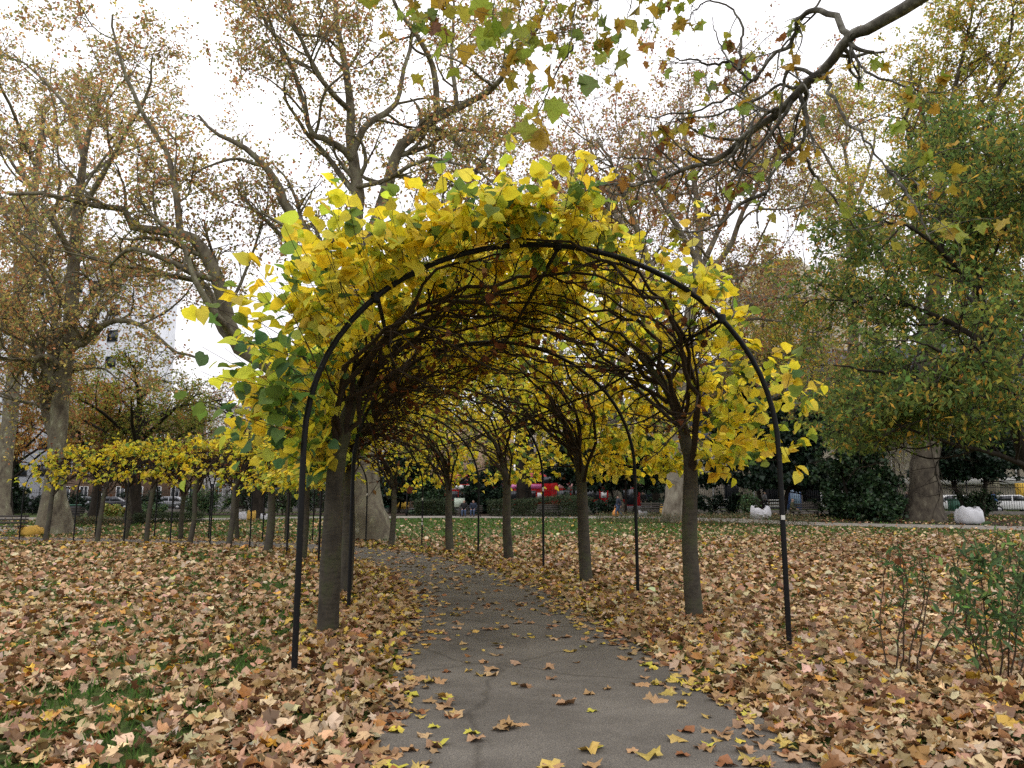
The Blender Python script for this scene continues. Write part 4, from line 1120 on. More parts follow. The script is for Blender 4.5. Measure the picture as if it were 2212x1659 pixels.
for i, (u, v, wd, h, pal, lb) in enumerate([
    (335, 1118, 2.2, 1.0, 'shrub', 'low grey green shrub behind the second left arch post'), (395, 1112, 2.8, 1.6, 'shrub', 'rounded grey green shrub below the pale-stemmed tree'),
    (470, 1113, 3.0, 2.2, 'shrub', 'tall green shrub left of the pile of sacks'), (610, 1113, 2.6, 2.2, 'shrub', 'green shrub right of the pile of sacks'),
    (680, 1113, 2.8, 2.6, 'holly', 'dark green shrub left of the big burred trunk'), (560, 1110, 3, 2.5, 'holly', 'dark shrub behind the fork-trunked tree'),
    (250, 1116, 1.2, .9, 'lime', 'small yellow green sapling beside the left hedge'), (60, 1112, 3, 1.7, 'dark', 'dark shrub behind the left-hand plane'), (180, 1112, 2.6, 1.9, 'dark', 'dark shrub behind the litter bin'), (325, 1110, 3.2, 2.2, 'dark', 'black green shrub behind the yellowing maple'),
    (760, 1112, 2.6, 2.2, 'holly', 'dark shrub at the left of the slender lime'), (1290, 1112, 3.0, 1.2, 'dark', 'dark low shrub under the yew before the bus'), (1450, 1112, 2.2, 1.1, 'dark', 'dark low shrub beside the pale trunk')]):
    bush('shrub', lb, G(u, v), wd, 1.2, h, pal, 2600, (.1, .2))

# hedges
def hedge(label, a, b, dep, h, pal, n, size, ragged=.06, barkvis=False):
    t = thing('hedge', (a + b) / 2, label, 'hedge')
    n_ = int(n); f = rng.random(n_); L = np.linalg.norm(b - a); dirv = (b - a) / L; nv = np.array([-dirv[1], dirv[0], 0])
    face = rng.random(n_); y = rng.uniform(-.5, .5, n_) * dep; z = rng.uniform(.03, 1, n_) * h
    sh = face < .45; y[sh] = -dep * .5 * rng.uniform(.86, 1.05, int(sh.sum())); tp = (face > .45) & (face < .8); z[tp] = h * rng.uniform(.88, 1.04, int(tp.sum()))
    P = a + (b - a) * f[:, None] + nv * y[:, None]
    P[:, 2] = terrain(P[:, 0], P[:, 1]) + z * (1 + .25 * (vnoise(f * L * .7, f * 0 + 3, 5) - .5)) 
    P = P + rng.normal(0, ragged, (n_, 3))
    P[:, 2] = np.maximum(P[:, 2], terrain(P[:, 0], P[:, 1]) + .02)
    D, Nn = leaf_frames(n_, -.1)
    tag(under('foliage', leaves_mesh('foliage', OVAL_LO, P, D, Nn, rng.uniform(size[0], size[1], n_), pick(PAL_P[pal], n_, .25), M_EVER, .1), t), kind='stuff')
    ns = int(L * 6); q = rng.random(ns)[:, None]; p0 = a + (b - a) * q + nv * rng.uniform(-.3, .3, (ns, 1)) * dep; p0[:, 2] = terrain(p0[:, 0], p0[:, 1])
    S0 = np.stack([p0 + np.array([0, 0, h * .9]) * f_ + rng.normal(0, .05, (ns, 3)) * f_ for f_ in np.linspace(0, 1, 4)], 1)
    tag(under('stems', tubes_mesh('stems', [(S0, np.full((ns, 4), .012), 3)], M_TWIG), t), kind='stuff')
PAL_P['hedge'] = [(3, (.03, .05, .02)), (2, (.045, .07, .026)), (1, (.07, .09, .035)), (.4, (.1, .08, .04))]
PAL_P['sparse'] = [(2, (.09, .12, .05)), (2, (.13, .12, .06)), (1.4, (.2, .12, .06)), (.6, (.06, .09, .04))]
hedge('clipped dark hedge running behind the empty bench below the buses', G(1066, 1115), G(1272, 1116), 1.4, 1.35, 'hedge', 15000, (.08, .15))
hedge('clipped hedge left of the information board', G(897, 1114), G(988, 1114), 1.3, 1.3, 'hedge', 8000, (.08, .15))
hedge('low sparse hedge in front of the pale trunk and the middle white sack', G(1288, 1128), G(1762, 1137), .9, .5, 'sparse', 9000, (.05, .1), .09)
hedge('low green hedge behind the left arches', G(285, 1132), G(436, 1129), 1.6, .62, 'hedge', 8000, (.06, .11))
hedge('low clipped hedge beyond the left-hand plane', G(150, 1134), G(270, 1134), 1.2, .4, 'sparse', 5000, (.06, .1))

# ------------------------------------------------------------------ the plane outside the frame whose bough hangs over the walk
t0_ = np.array([8.6, .6, 0.0])
PAL_HANG = [(2.2, (.3, .36, .05)), (1.6, (.42, .36, .05)), (1.5, (.55, .36, .04)), (1.4, (.38, .17, .035)), (.9, (.22, .09, .03)), (.8, (.2, .28, .06))]
over = thing('plane_tree', t0_, 'mottled plane bough reaching over the walk from the top right with ragged hanging leaves', 'tree')
tp, tr = resample([t0_ - np.array([0, 0, .1]), t0_ + np.array([0, 0, 3]), t0_ + np.array([-.1, .2, 7]), t0_ + np.array([0, .4, 12])], 20, [.52, .42, .36, .22])
under('trunk', tubes_mesh('trunk', [(tp[None], tr[None], 14)], M_BARK_PLANE), over)
def bough(r0, r1, pts, K=26, wob=.012):
    p, r = resample(pts, K, [r0, r1])
    sg = np.linalg.norm(np.diff(p, axis=0), axis=1).sum() / K
    p = p + rng.normal(size=(K, 3)) * min(wob, sg * .16)
    return p, r
OB = []
main = [t0_ + np.array([-.1, .25, 7.2]), at(2560, -420, 2.6), at(2250, -180, 4.0)] + [at(u, v, D) for u, v, D in ((1985, 0, 5.0), (1865, 65, 5.4), (1832, 86, 5.5), (1763, 164, 5.8), (1683, 238, 6.1), (1609, 298, 6.4), (1549, 345, 6.6), (1505, 360, 6.8), (1430, 384, 7.1), (1374, 402, 7.3), (1305, 400, 7.5), (1207, 440, 7.8))]
OB.append(bough(.06, .007, main, 44, .008))
for r0, r1, D, da, pts in (
    (.027, .006, 5.45, 1.0, ((1838, 82), (1802, 36), (1766, 20), (1743, 30), (1713, 68), (1704, 104), (1665, 122), (1630, 170), (1573, 208), (1528, 229), (1463, 247), (1377, 253))),
    (.024, .006, 5.9, .6, ((1745, 182), (1740, 205), (1741, 238), (1740, 274), (1728, 318), (1674, 360), (1656, 417), (1638, 446), (1638, 494))),
    (.017, .005, 6.2, .5, ((1728, 318), (1755, 372), (1793, 417), (1832, 470), (1862, 510))),
    (.017, .005, 5.8, -.6, ((1775, 155), (1784, 167), (1802, 214), (1835, 268), (1865, 298), (1915, 360), (1988, 400))),
    (.018, .005, 5.9, .8, ((1745, 185), (1728, 190), (1683, 187), (1612, 223), (1543, 250), (1475, 256), (1420, 275))),
    (.018, .005, 5.8, .3, ((1765, 162), (1707, 149), (1692, 185), (1683, 262), (1690, 300), (1712, 330))),
    (.013, .004, 6.0, .3, ((1640, 165), (1624, 173), (1588, 146), (1567, 119), (1546, 71), (1540, 40))),
    (.014, .004, 6.0, .2, ((1597, 150), (1601, 100), (1603, 60), (1579, 18), (1537, 2), (1500, 20), (1488, 45))),
    (.013, .004, 6.1, .2, ((1573, 132), (1530, 140), (1500, 128), (1468, 130), (1446, 110))),
    (.015, .004, 6.3, .3, ((1690, 235), (1668, 262), (1650, 300), (1612, 330), (1590, 350))),
    (.014, .004, 6.5, .2, ((1600, 302), (1605, 260), (1598, 230), (1597, 200))),
    (.014, .004, 7.0, .3, ((1445, 380), (1420, 350), (1395, 342), (1340, 340), (1310, 345))),
    (.012, .004, 7.0, .2, ((1520, 355), (1500, 380), (1480, 395), (1470, 408))),
    (.013, .004, 6.3, .4, ((1650, 260), (1610, 210), (1600, 190), (1620, 172))),
    (.02, .005, 6.3, .2, ((1656, 417), (1600, 440), (1560, 480), (1500, 500), (1440, 490))),
    (.014, .004, 5.5, -.3, ((1835, 85), (1850, 130), (1880, 160), (1940, 180), (2010, 200), (2080, 190))),
    (.016, .004, 6.0, -.5, ((1915, 360), (1960, 420), (1990, 470), (2010, 520))),
    ):
    n = len(pts); OB.append(bough(r0, r1, [at(u, v, D + da * i / (n - 1)) for i, (u, v) in enumerate(pts)], 26, .01))
# a second bough passes above the frame; its twigs hang into view
up = [t0_ + np.array([-.1, .3, 8.3]), at(2200, -500, 2.9), at(1800, -330, 3.9), at(1500, -230, 4.5), at(1250, -170, 4.8), at(1000, -140, 5.1), at(780, -120, 5.5)]
OB.append(bough(.055, .01, up, 44, .015))
for r0, pts in ((.008, ((1262, -160, 4.8), (1250, -60, 4.85), (1236, 60, 4.9), (1228, 130, 4.95))), (.007, ((1090, -150, 5.0), (1075, -60, 5.0), (1066, 20, 5.05), (1062, 60, 5.1))), (.007, ((1180, -160, 4.9), (1150, -60, 4.95), (1120, 40, 5), (1096, 150, 5.05))),
                (.007, ((860, -130, 5.3), (840, -60, 5.3), (822, 0, 5.3))), (.007, ((1010, -140, 5.1), (980, -60, 5.1), (962, 10, 5.15), (975, 140, 5.2))), (.007, ((1400, -200, 5.0), (1382, -80, 5.3), (1360, 20, 5.6), (1330, 110, 5.9))),
                (.007, ((1480, -220, 5), (1440, -90, 5.5), (1420, 10, 5.9), (1400, 90, 6.2))), (.007, ((1330, -180, 5), (1300, -80, 5.2), (1292, 20, 5.4), (1290, 180, 5.6))), (.008, ((1240, 100, 4.95), (1200, 160, 5.1), (1165, 240, 5.2), (1150, 270, 5.3))),
                (.007, ((1560, -250, 5), (1530, -120, 5.5), (1500, -20, 5.9), (1490, 60, 6.1)))):
    OB.append(bough(r0, .003, [at(*p) for p in pts], 26, .012))
LP = [b for b in OB if len(b[0]) == 26]
for p, r in OB[:12]:
    under('limb', tubes_mesh('limb', [(p[None], r[None], 8)], M_BARK_OVER), over)
under('limb', tubes_mesh('limb', [(OB[18][0][None], OB[18][1][None], 7)], M_BARK_OVER), over)
mainP = resample(OB[0][0][12:], 26), resample(np.column_stack([OB[0][1][12:]] * 3), 26)[:, 0]
PP = np.array([b[0] for b in LP] + [mainP[0], mainP[0]]); RR_ = np.array([b[1] for b in LP] + [mainP[1], mainP[1]])
P3, R3 = sprout(PP, RR_, 190, .1, 1, (.25, .9), (30, 75), 8, .2, -.02, .55, .4, 0, .0026)
P4, R4 = sprout(P3, R3, 330, .15, 1, (.12, .45), (30, 75), 6, .25, -.08, .6, .6, 0, .0018)
gs = [(p[None], r[None], 5) for p, r in OB[12:18] + OB[19:]]
tag(under('twigs', tubes_mesh('twigs', gs + [(P3, R3, 4), (P4, R4, 3)], M_BARK_OVER), over), kind='stuff')
hang_twigs = np.array([b[0] for b in OB[19:]])
nh = 70
i = rng.integers(0, len(hang_twigs), nh); j = rng.integers(9, 26, nh)
n = 430
a = rng.integers(0, 330, n); b = rng.integers(1, 6, n)
Pl = np.concatenate([P4[a, b], hang_twigs[i, j] + rng.normal(0, .05, (nh, 3))])
cv = np.array([((p[0]), p[1], p[2]) for p in Pl])
depth = Pl[:, 1] * cp + (Pl[:, 2] - EYE) * sp
uu = CU + F * Pl[:, 0] / depth; vv = CV - F * ((Pl[:, 2] - EYE) * cp - Pl[:, 1] * sp) / depth
n = len(Pl)
D, Nn = leaf_frames(n, 1.1, .8)
Pl = Pl + np.array([0, 0, -.03])
S = rng.uniform(.065, .125, n) * np.where(np.arange(n) >= n - nh, 1.65, 1)
vis = (uu > -60) & (uu < 2280) & (vv > -80)
order = np.argsort(np.where(vis, depth, 99))
single = order[:300]
HANG = leaf_variants('leaf', PL_NEAR, PAL_HANG, M_PLANE, 20)
inv = Matrix.Translation(-Vector(over.location))
for q in single:
    o = bpy.data.objects.new('leaf', random.choice(HANG)); COL.objects.link(o); o.parent = over
    o.matrix_local = inv @ leaf_matrix(Pl[q], D[q], Nn[q], S[q])
rest = np.setdiff1d(np.arange(n), single)
tag(under('foliage', leaves_mesh('foliage', PL_NEAR, Pl[rest], D[rest], Nn[rest], S[rest], pick(PAL_HANG, len(rest)), M_PLANE), over), kind='stuff')
# crown of that tree, out of the frame above its trunk
PU, RU = sprout(np.array([resample(tp[9:], 20)]), np.array([np.linspace(.34, .2, 20)]), 26, .1, 1, (2, 4), (45, 80), 9, .15, .08, .4, .2, 0, .02)
PU[:, :, 0] = np.maximum(PU[:, :, 0], 6.2)
tag(under('branches', tubes_mesh('branches', [(PU, RU, 5)], M_BARK_PLANE), over), kind='stuff')

# ------------------------------------------------------------------ young shrubs at the right-hand front
PAL_P['buddleia'] = [(2, (.09, .16, .06)), (2, (.13, .21, .09)), (1, (.2, .3, .08)), (.7, (.07, .11, .05))]
def stem_shrub(label, stems, leaf_n, size, pal, bushy, toplen, dead=0, K=10):
    b = np.mean([s_[0] for s_ in stems], axis=0)
    t = thing('shrub', b, label, 'shrub')
    SP = []
    for p in stems:
        q = resample(p, K) + rng.normal(0, .01, (K, 3)); SP.append(q)
        under('stem', tubes_mesh('stem', [(q[None], np.linspace(.0085, .003, K)[None], 6)], M_TWIG), t)
    SP = np.array(SP); SR = np.repeat(np.linspace(.0085, .003, K)[None], len(SP), 0)
    B, BR = sprout(SP, SR, bushy, .25, 1, toplen, (25, 65), 6, .15, .05, .6, .5, 0, .002)
    tag(under('twigs', tubes_mesh('twigs', [(B, BR, 3)], M_TWIG), t), kind='stuff')
    var = leaf_variants('leaf', LANCE, PAL_P[pal], M_GRASS, 12)
    a = rng.integers(0, len(B), leaf_n); c = rng.integers(1, 6, leaf_n)
    Pl = B[a, c]; D, Nn = leaf_frames(leaf_n, .25)
    S = rng.uniform(size[0], size[1], leaf_n)
    inv = Matrix.Translation(-Vector(t.location))
    for q in range(min(leaf_n, 280)):
        o = bpy.data.objects.new('leaf', random.choice(var)); COL.objects.link(o); o.parent = t
        o.matrix_local = inv @ leaf_matrix(Pl[q], D[q], Nn[q], S[q])
    if leaf_n > 280:
        r_ = np.arange(280, leaf_n); tag(under('foliage', leaves_mesh('foliage', LANCE, Pl[r_], D[r_], Nn[r_], S[r_], pick(PAL_P[pal], len(r_), .2), M_GRASS), t), kind='stuff')
    if dead:
        dv = leaf_variants('dead_leaf', PL_FAR, PAL_DEAD, M_CROWN, 4)
        for q in range(dead):
            p = SP[q % len(SP), -1 - q // len(SP) % 3] + rng.normal(0, .03, 3); d, n_ = leaf_frames(1, 1.6)
            o = bpy.data.objects.new('dead_leaf', random.choice(dv)); COL.objects.link(o); o.parent = t; o.matrix_local = inv @ leaf_matrix(p, d[0], n_[0], rng.uniform(.04, .09))
    return t
LANCE = []
for s_ in range(4):
    r_ = np.random.default_rng(s_ + 50)
    V_ = np.array([(0, 0, 0), (.13, .25, .04), (.16, .5, .03), (.09, .8, -.03), (0, 1, -.12), (-.09, .8, -.03), (-.16, .5, .03), (-.13, .25, .04)], float); V_[:, 2] += r_.normal(0, .02, 8)
    LANCE.append((V_, np.array([(0, k, k + 1) for k in range(1, 7)])))
g0 = lambda u, v: G(u, v) - np.array([0, 0, .04])
Ds = G(1950, 1458)[1]
def stemline(u0, v0, pts, D): 
    b = at(u0, v0, D); b[2] = terrain(b[0], D) - .03
    return [b] + [at(u, v, D + d) for u, v, d in pts]
stem_shrub('thin leggy shrub with bare reddish stems and a few leaves on the right-hand verge',
    [stemline(1921, 1456, ((1903, 1370, 0), (1905, 1270, .05), (1925, 1190, .1)), Ds), stemline(1932, 1456, ((1942, 1380, .05), (1958, 1280, 0), (1948, 1185, 0)), Ds), stemline(1945, 1456, ((1955, 1350, -.1), (1945, 1240, -.1), (1938, 1172, -.1)), Ds),
     stemline(1962, 1458, ((1975, 1380, .1), (1998, 1290, .1), (1990, 1200, .1)), Ds), stemline(1978, 1456, ((1990, 1360, 0), (2002, 1260, .05), (1985, 1205, 0)), Ds), stemline(1990, 1455, ((2030, 1390, 0), (2062, 1290, 0), (2080, 1180, .1)), Ds)],
    230, (.05, .095), 'buddleia', 60, (.1, .38), 9)
Db = 6.9
stem_shrub('bushy green shrub with long leaves at the right-hand edge of the picture',
    [stemline(2120, 1475, ((2100, 1380, .1), (2075, 1280, .1), (2060, 1200, .1)), Db), stemline(2140, 1480, ((2130, 1370, 0), (2120, 1260, -.1), (2105, 1165, -.1)), Db), stemline(2160, 1485, ((2165, 1380, -.1), (2160, 1260, -.1), (2150, 1160, -.1)), Db),
     stemline(2175, 1485, ((2195, 1380, 0), (2200, 1270, 0), (2190, 1180, 0)), Db), stemline(2190, 1490, ((2230, 1390, .1), (2250, 1280, .1), (2240, 1180, .1)), Db), stemline(2205, 1490, ((2260, 1400, -.1), (2300, 1300, -.1), (2310, 1200, -.1)), Db),
     stemline(2150, 1482, ((2110, 1400, -.3), (2090, 1330, -.4), (2085, 1260, -.4)), Db), stemline(2185, 1488, ((2180, 1400, -.3), (2185, 1320, -.4), (2215, 1230, -.4)), Db)],
    760, (.06, .125), 'buddleia', 150, (.12, .42))

# ================================================================== RAILINGS, STREET, BUILDINGS
M_RAIL = simple('railing_black', (.008, .008, .009), .5, spec=.3)
M_STONE = simple('plinth_stone', (.16, .145, .125), .9, scale=3)
M_CONC = simple('pale_concrete', (.5, .45, .36), .9, var=.14, scale=1.3)
M_CONC2 = simple('buff_concrete_tower', (.5, .44, .33), .9, var=.1, scale=.5)
M_CLAD = simple('blue_grey_cladding', (.12, .135, .175), .5, var=.12, scale=.8)
M_GLASS = simple('dark_window_glass', (.02, .024, .03), .12, var=.1, spec=.6)
M_FRAME = simple('dark_window_frame', (.05, .055, .065), .5)
M_WFRAME = simple('white_window_frame', (.7, .7, .68), .6)
M_STUCCO = simple('white_stucco', (.72, .71, .69), .85, var=.06, scale=1)
M_BRICK = simple('brown_brick', (.22, .14, .09), .9, var=.3, scale=7)
M_TANB = simple('tan_stone', (.42, .3, .2), .9, var=.12, scale=2)
M_PALEB = simple('pale_grey_panels', (.72, .74, .78), .8, var=.08, scale=.6)
M_RED = simple('bus_red', (.5, .012, .014), .28, var=.08, spec=.6)
M_BLACKP = simple('black_plastic', (.012, .012, .013), .5)
M_TYRE = simple('tyre_rubber', (.015, .015, .015), .9)
M_STEEL = simple('pale_steel', (.45, .45, .45), .4, .7)
M_WHITE = simple('white_paint', (.78, .78, .77), .5, var=.05)
M_PINK = simple('pink_advert', (.75, .2, .45), .5, var=.45, scale=1.2)
M_YEL = simple('yellow_canvas', (.75, .46, .05), .7, var=.15)
M_GREENP = simple('green_paint', (.02, .1, .06), .5)
M_BLUEP = simple('blue_paint', (.03, .08, .25), .5)
M_WOOD = simple('weathered_bench_wood', (.07, .06, .05), .8, var=.3, scale=14, stretch=(1, 8, 8))
M_WSACK = simple('white_woven_sack', (.58, .58, .6), .8, var=.1, scale=5, bump=.25)
M_YSACK = simple('yellow_woven_sack', (.62, .38, .07), .8, var=.25, scale=4, bump=.25)
M_SILVER = simple('silver_car_paint', (.3, .31, .33), .25, .6)
M_DARKCAR = simple('dark_car_paint', (.02, .022, .03), .2, spec=.7)

def fence(label, pts, hp, plinth, spacing, single):
    """iron railings on a low stone plinth between ground points"""
    mid = ground(*(pts[len(pts) // 2][:2]))
    t = thing('railings', mid, label, 'railings')
    inv = -Vector(t.location)
    pk = MB(); pk.bar((0, 0, -.02), (0, 0, hp - .1), .0135, n=4); pk.lathe([(.014, hp - .1), (.03, hp - .06), (.004, hp + .04)], n=4)
    me = pk.mesh('picket', M_RAIL)
    po = MB(); po.bar((0, 0, -.1), (0, 0, hp), .028, n=6); po.lathe([(.03, hp), (.075, hp + .07), (.08, hp + .12), (.04, hp + .18), (.055, hp + .22), (.01, hp + .32)], n=8)
    mp = po.mesh('post', M_RAIL)
    bar = MB(); pl = MB(); allp = []
    for a, b in zip(pts[:-1], pts[1:]):
        a = np.array(a, float); b = np.array(b, float); L = np.linalg.norm(b - a); n = int(L / spacing)
        for k in range(n):
            p = a + (b - a) * (k + .5) / n; allp.append((p[0], p[1], float(terrain(p[0], p[1])) + plinth))
        m = int(L / 4)
        for k in range(m):
            p = a + (b - a) * k / m; q = a + (b - a) * (k + 1) / m
            zp = float(terrain(*p)) + plinth; zq = float(terrain(*q)) + plinth
            o = link('post', mp, t); o.location = Vector((p[0], p[1], zp)) + inv
            for h in (.12, hp - .22): bar.bar((p[0], p[1], zp + h), (q[0], q[1], zq + h), .018, n=4)
            d = (b - a) / L; nv = np.array([-d[1], d[0]]) * .17
            c = [(p - nv), (q - nv), (q + nv), (p + nv)]
            zz = [zp, zq, zq, zp]
            pl.add([(x[0], x[1], z - plinth - .2) for x, z in zip(c, zz)] + [(x[0], x[1], z) for x, z in zip(c, zz)], [(4, 5, 6, 7), (0, 1, 5, 4), (2, 3, 7, 6)])
    under('plinth', pl.mesh('plinth', M_STONE), t); under('rail', bar.mesh('rail', M_RAIL), t)
    allp = np.array(allp)
    order = np.argsort(allp[:, 1]); one = order[:single]; rest = order[single:]
    for k in one:
        o = bpy.data.objects.new('picket', me); COL.objects.link(o); o.parent = t; o.location = Vector(allp[k]) + inv
    if len(rest):
        v0 = np.array([v.co for v in me.vertices]); f0_ = [list(p.vertices) for p in me.polygons]
        M = MB()
        for k in rest: M.add(v0 + allp[k], f0_)
        tag(under('pickets', M.mesh('pickets', M_RAIL), t), kind='stuff')
xD = lambda u, D: (float(at(u, 1090, D)[0]), D)
fence('black spear-topped iron railings along the right and back of the garden', [xD(2420, 53), xD(1660, 60.5), xD(1240, 69)], 1.92, .3, .155, 300)
fence('iron railings seen through the arches in front of the kiosk and buses', [xD(1238, 69.2), xD(790, 79)], 1.9, .3, .2, 0)
fence('dark iron railings at the left in front of the parked cars', [xD(740, 79), xD(-120, 73)], 1.9, .3, .2, 0)

def block(name, label, a, b, depth, z1, mat, cat='building', zb=-.5):
    """building whose front runs between two plan points; local x along the front, y backwards, z up"""
    a = np.array([*a, float(terrain(*a))]); b = np.array([*b, float(terrain(*b))])
    L = float(np.linalg.norm((b - a)[:2]))
    t = thing(name, a, label, cat, math.atan2(b[1] - a[1], b[0] - a[0]))
    return t, L
def window(t, x, z, wd, h, fm, gm, y=-.06, bars=1, name='window'):
    m = MB(); f = .07
    m.box(x, x + wd, y - .05, y + .05, z, z + f).box(x, x + wd, y - .05, y + .05, z + h - f, z + h).box(x, x + f, y - .05, y + .05, z + f, z + h - f).box(x + wd - f, x + wd, y - .05, y + .05, z + f, z + h - f)
    for k in range(1, bars + 1):
        c = x + wd * k / (bars + 1); m.box(c - .03, c + .03, y - .04, y + .05, z + f, z + h - f)
    w_ = m.build(name, fm, t)
    MB().box(x + f, x + wd - f, y, y + .03, z + f, z + h - f).build('pane', gm, w_)
    return w_
# office building at the right
t, L = block('office_building', 'modern office building with pale concrete piers under blue grey upper storeys', xD(1490, 86), xD(2560, 68), 14, 0, None)
MB().box(0, L, 6, 20, -.5, 7.9).build('ground_floor_wall', M_CONC, t)
MB().box(0, L, .0, 20, 7.9, 16.5).build('upper_storeys', M_CLAD, t)
MB().box(0, L, -.12, 0, 7.6, 8.5).build('fascia', M_CLAD, t)
k = 0; x = .8
while x < L - 2.6:
    window(t, x, 9.4, 2.2, 2.1, M_FRAME, M_GLASS, bars=3); window(t, x, 13.0, 2.2, 2.1, M_FRAME, M_GLASS, bars=3); x += 2.5
x = 1.0
while x < L - 1:
    wd = 1.5 if x < 18 else 2.35
    MB().box(x, x + wd, .4 if x < 18 else 3.2, 1.0 if x < 18 else 3.5, -.5, 7.9).build('concrete_panel', M_CONC, t, bevel=.02)
    MB().box(x + wd + .02, x + wd + .14, .2 if x < 18 else 3.0, .9 if x < 18 else 3.4, -.5, 7.9).build('fin', M_STUCCO, t)
    if x < 18: window(t, x + 1.9, .6, 2.0, 3.4, M_FRAME, M_GLASS, y=5.9); x += 4.3
    else: x += 2.75
MB().box(20, L, 2.0, 2.6, 2.3, 3.0).build('canopy', M_STUCCO, t)
t, L = block('concrete_tower', 'buff concrete block rising above the trees right of the arch', xD(1575, 112), xD(1762, 104), 16, 0, None)
MB().box(0, L, 0, 18, -.5, 34.5).build('wall', M_CONC2, t)
MB().box(L + .02, L + 9, 4, 18, -.5, 31).build('stair_tower', M_CONC2, t)
MB().box(-.1, L + .1, -.1, .5, 34.5, 34.9).build('parapet', M_CONC, t)
def terrace(label, u0, D0_, u1, D1_, h, mat, fm, cols, rows, wd, hh, z0, dz, depth=10, roof=None, name='terrace_house', bars=1):
    t, L = block(name, label, xD(u0, D0_), xD(u1, D1_), depth, h, mat)
    MB().box(0, L, 0, depth, -.5, h).build('wall', mat, t)
    MB().box(-.1, L + .1, -.2, depth, h + .002, h + .4).build('cornice', roof or mat, t)
    for i in range(cols):
        for j in range(rows):
            x = L * (i + .5) / cols - wd / 2
            window(t, x, z0 + dz * j, wd, hh, fm, M_GLASS, bars=bars)
    return t, L
terrace('tall pale grey panelled building behind the trees at the far left', -140, 108, 236, 100, 33, M_PALEB, M_FRAME, 9, 8, 1.7, 1.6, 4.2, 3.6, name='office_block')
t, L = terrace('white stuccoed terrace behind the shrubs left of the burred trunk', 440, 98, 830, 100, 13, M_STUCCO, M_WFRAME, 9, 3, 1.1, 2.0, 1.2, 3.6)
for i in range(10): MB().box(L * i / 9 - .2 if i < 9 else L - .4, L * i / 9 + .2 if i < 9 else L, -.22, -.02, -.5, 12.9).build('pilaster', M_STUCCO, t)
terrace('brown brick terrace with white sash windows behind the left arches', 120, 98, 436, 98, 11.5, M_BRICK, M_WFRAME, 8, 3, 1.1, 1.8, 1.0, 3.4)
terrace('tan stone building with narrow dark windows behind the info board', 846, 108, 1110, 110, 12, M_TANB, M_FRAME, 7, 3, .9, 2.2, 1.0, 3.6)
terrace('grey building behind the red buses', 1120, 116, 1560, 116, 15, M_CONC, M_FRAME, 10, 4, 1.6, 1.9, 1.0, 3.5)

# ------------------------------------------------------------------ buses
def wheel(x, y, r, wd, t):
    m = MB(); m.lathe([(r * .7, y - wd / 2), (r, y - wd / 2 + .03), (r, y + wd / 2 - .03), (r * .7, y + wd / 2)], x, r, 16, 'y')
    m2 = MB(); m2.lathe([(.02, y - wd / 2 - .02), (r * .62, y - wd / 2 - .02), (r * .62, y + wd / 2 + .02), (.02, y + wd / 2 + .02)], x, r, 12, 'y')
    w_ = m.build('wheel', M_TYRE, t, True); m2.build('rim', M_STEEL, w_)
def bus(label, loc, rz, ad):
    t = thing('bus', loc, label, 'bus', rz, 'red double-decker buses in the street')
    prof = [(-5.3, .35), (-5.3, 4.1), (-5.1, 4.38), (4.7, 4.4), (5.05, 4.15), (5.3, 2.3), (5.32, .35)]
    MB().prism(prof, -1.25, 1.25).build('body', M_RED, t, bevel=.06)
    for sy in (-1, 1):
        y0, y1 = (sy * 1.262, sy * 1.275)
        y0, y1 = min(y0, y1), max(y0, y1)
        for k in range(6):
            MB().box(-4.9 + k * 1.6, -3.42 + k * 1.6, y0, y1, 3.12, 3.95).build('upper_window', M_GLASS, t)
        for k in range(5):
            if k == 3: continue
            MB().box(-4.6 + k * 1.75, -3.0 + k * 1.75, y0, y1, 1.15, 2.2).build('lower_window', M_GLASS, t)
        MB().box(-4.4, 1.2, y0, y1, 2.45, 3.0).build('advert', ad, t)
        MB().box(3.0, 4.4, y0, y1, 2.45, 2.95).build('side_notice', M_WHITE, t)
        MB().box(3.75, 4.75, y0, y1, .5, 2.3).build('door', M_GLASS, t)
        for x in (-3.0, 3.0): wheel(x, sy * 1.14, .48, .28, t)
        MB().box(.7, 1.4, y0, y1, 1.3, 1.95).build('poster', M_WHITE, t)
    MB().add([(5.335, -1.1, .95), (5.335, 1.1, .95), (5.31, 1.1, 2.2), (5.31, -1.1, 2.2)], [(0, 1, 2, 3)]).build('windscreen', M_GLASS, t)
    MB().add([(5.25, -1.1, 2.95), (5.25, 1.1, 2.95), (5.08, 1.1, 4.0), (5.08, -1.1, 4.0)], [(0, 1, 2, 3)]).build('upper_windscreen', M_GLASS, t)
    MB().box(5.2, 5.33, -.9, .9, 2.4, 2.8).build('destination_blind', M_BLACKP, t)
    for sy in (-1, 1):
        MB().box(5.32, 5.36, sy * .95 - .15, sy * .95 + .15, .6, .8).build('headlight', M_WHITE, t)
        MB().box(5.3, 5.7, sy * 1.35 - .08, sy * 1.35 + .08, 1.9, 2.25).build('mirror', M_BLACKP, t)
    MB().box(5.33, 5.35, -.3, .3, .42, .55).build('number_plate', M_YEL, t)
M_AD2 = simple('pale_advert', (.6, .3, .28), .5, var=.6, scale=2.4)
p = at(1289, 1098, 92); bus('red double-decker bus facing right with its front beside the yew trunks', (p[0], 92, .93), R(-14), M_AD2)
p = at(1150, 1098, 97); bus('red double-decker bus with a pink advert behind the dark trunk', (p[0], 97, .94), R(-4), M_PINK)
p = at(1040, 1098, 101); bus('red double-decker bus mostly hidden behind the dark bush tree', (p[0], 101, .94), R(-2), M_WHITE)

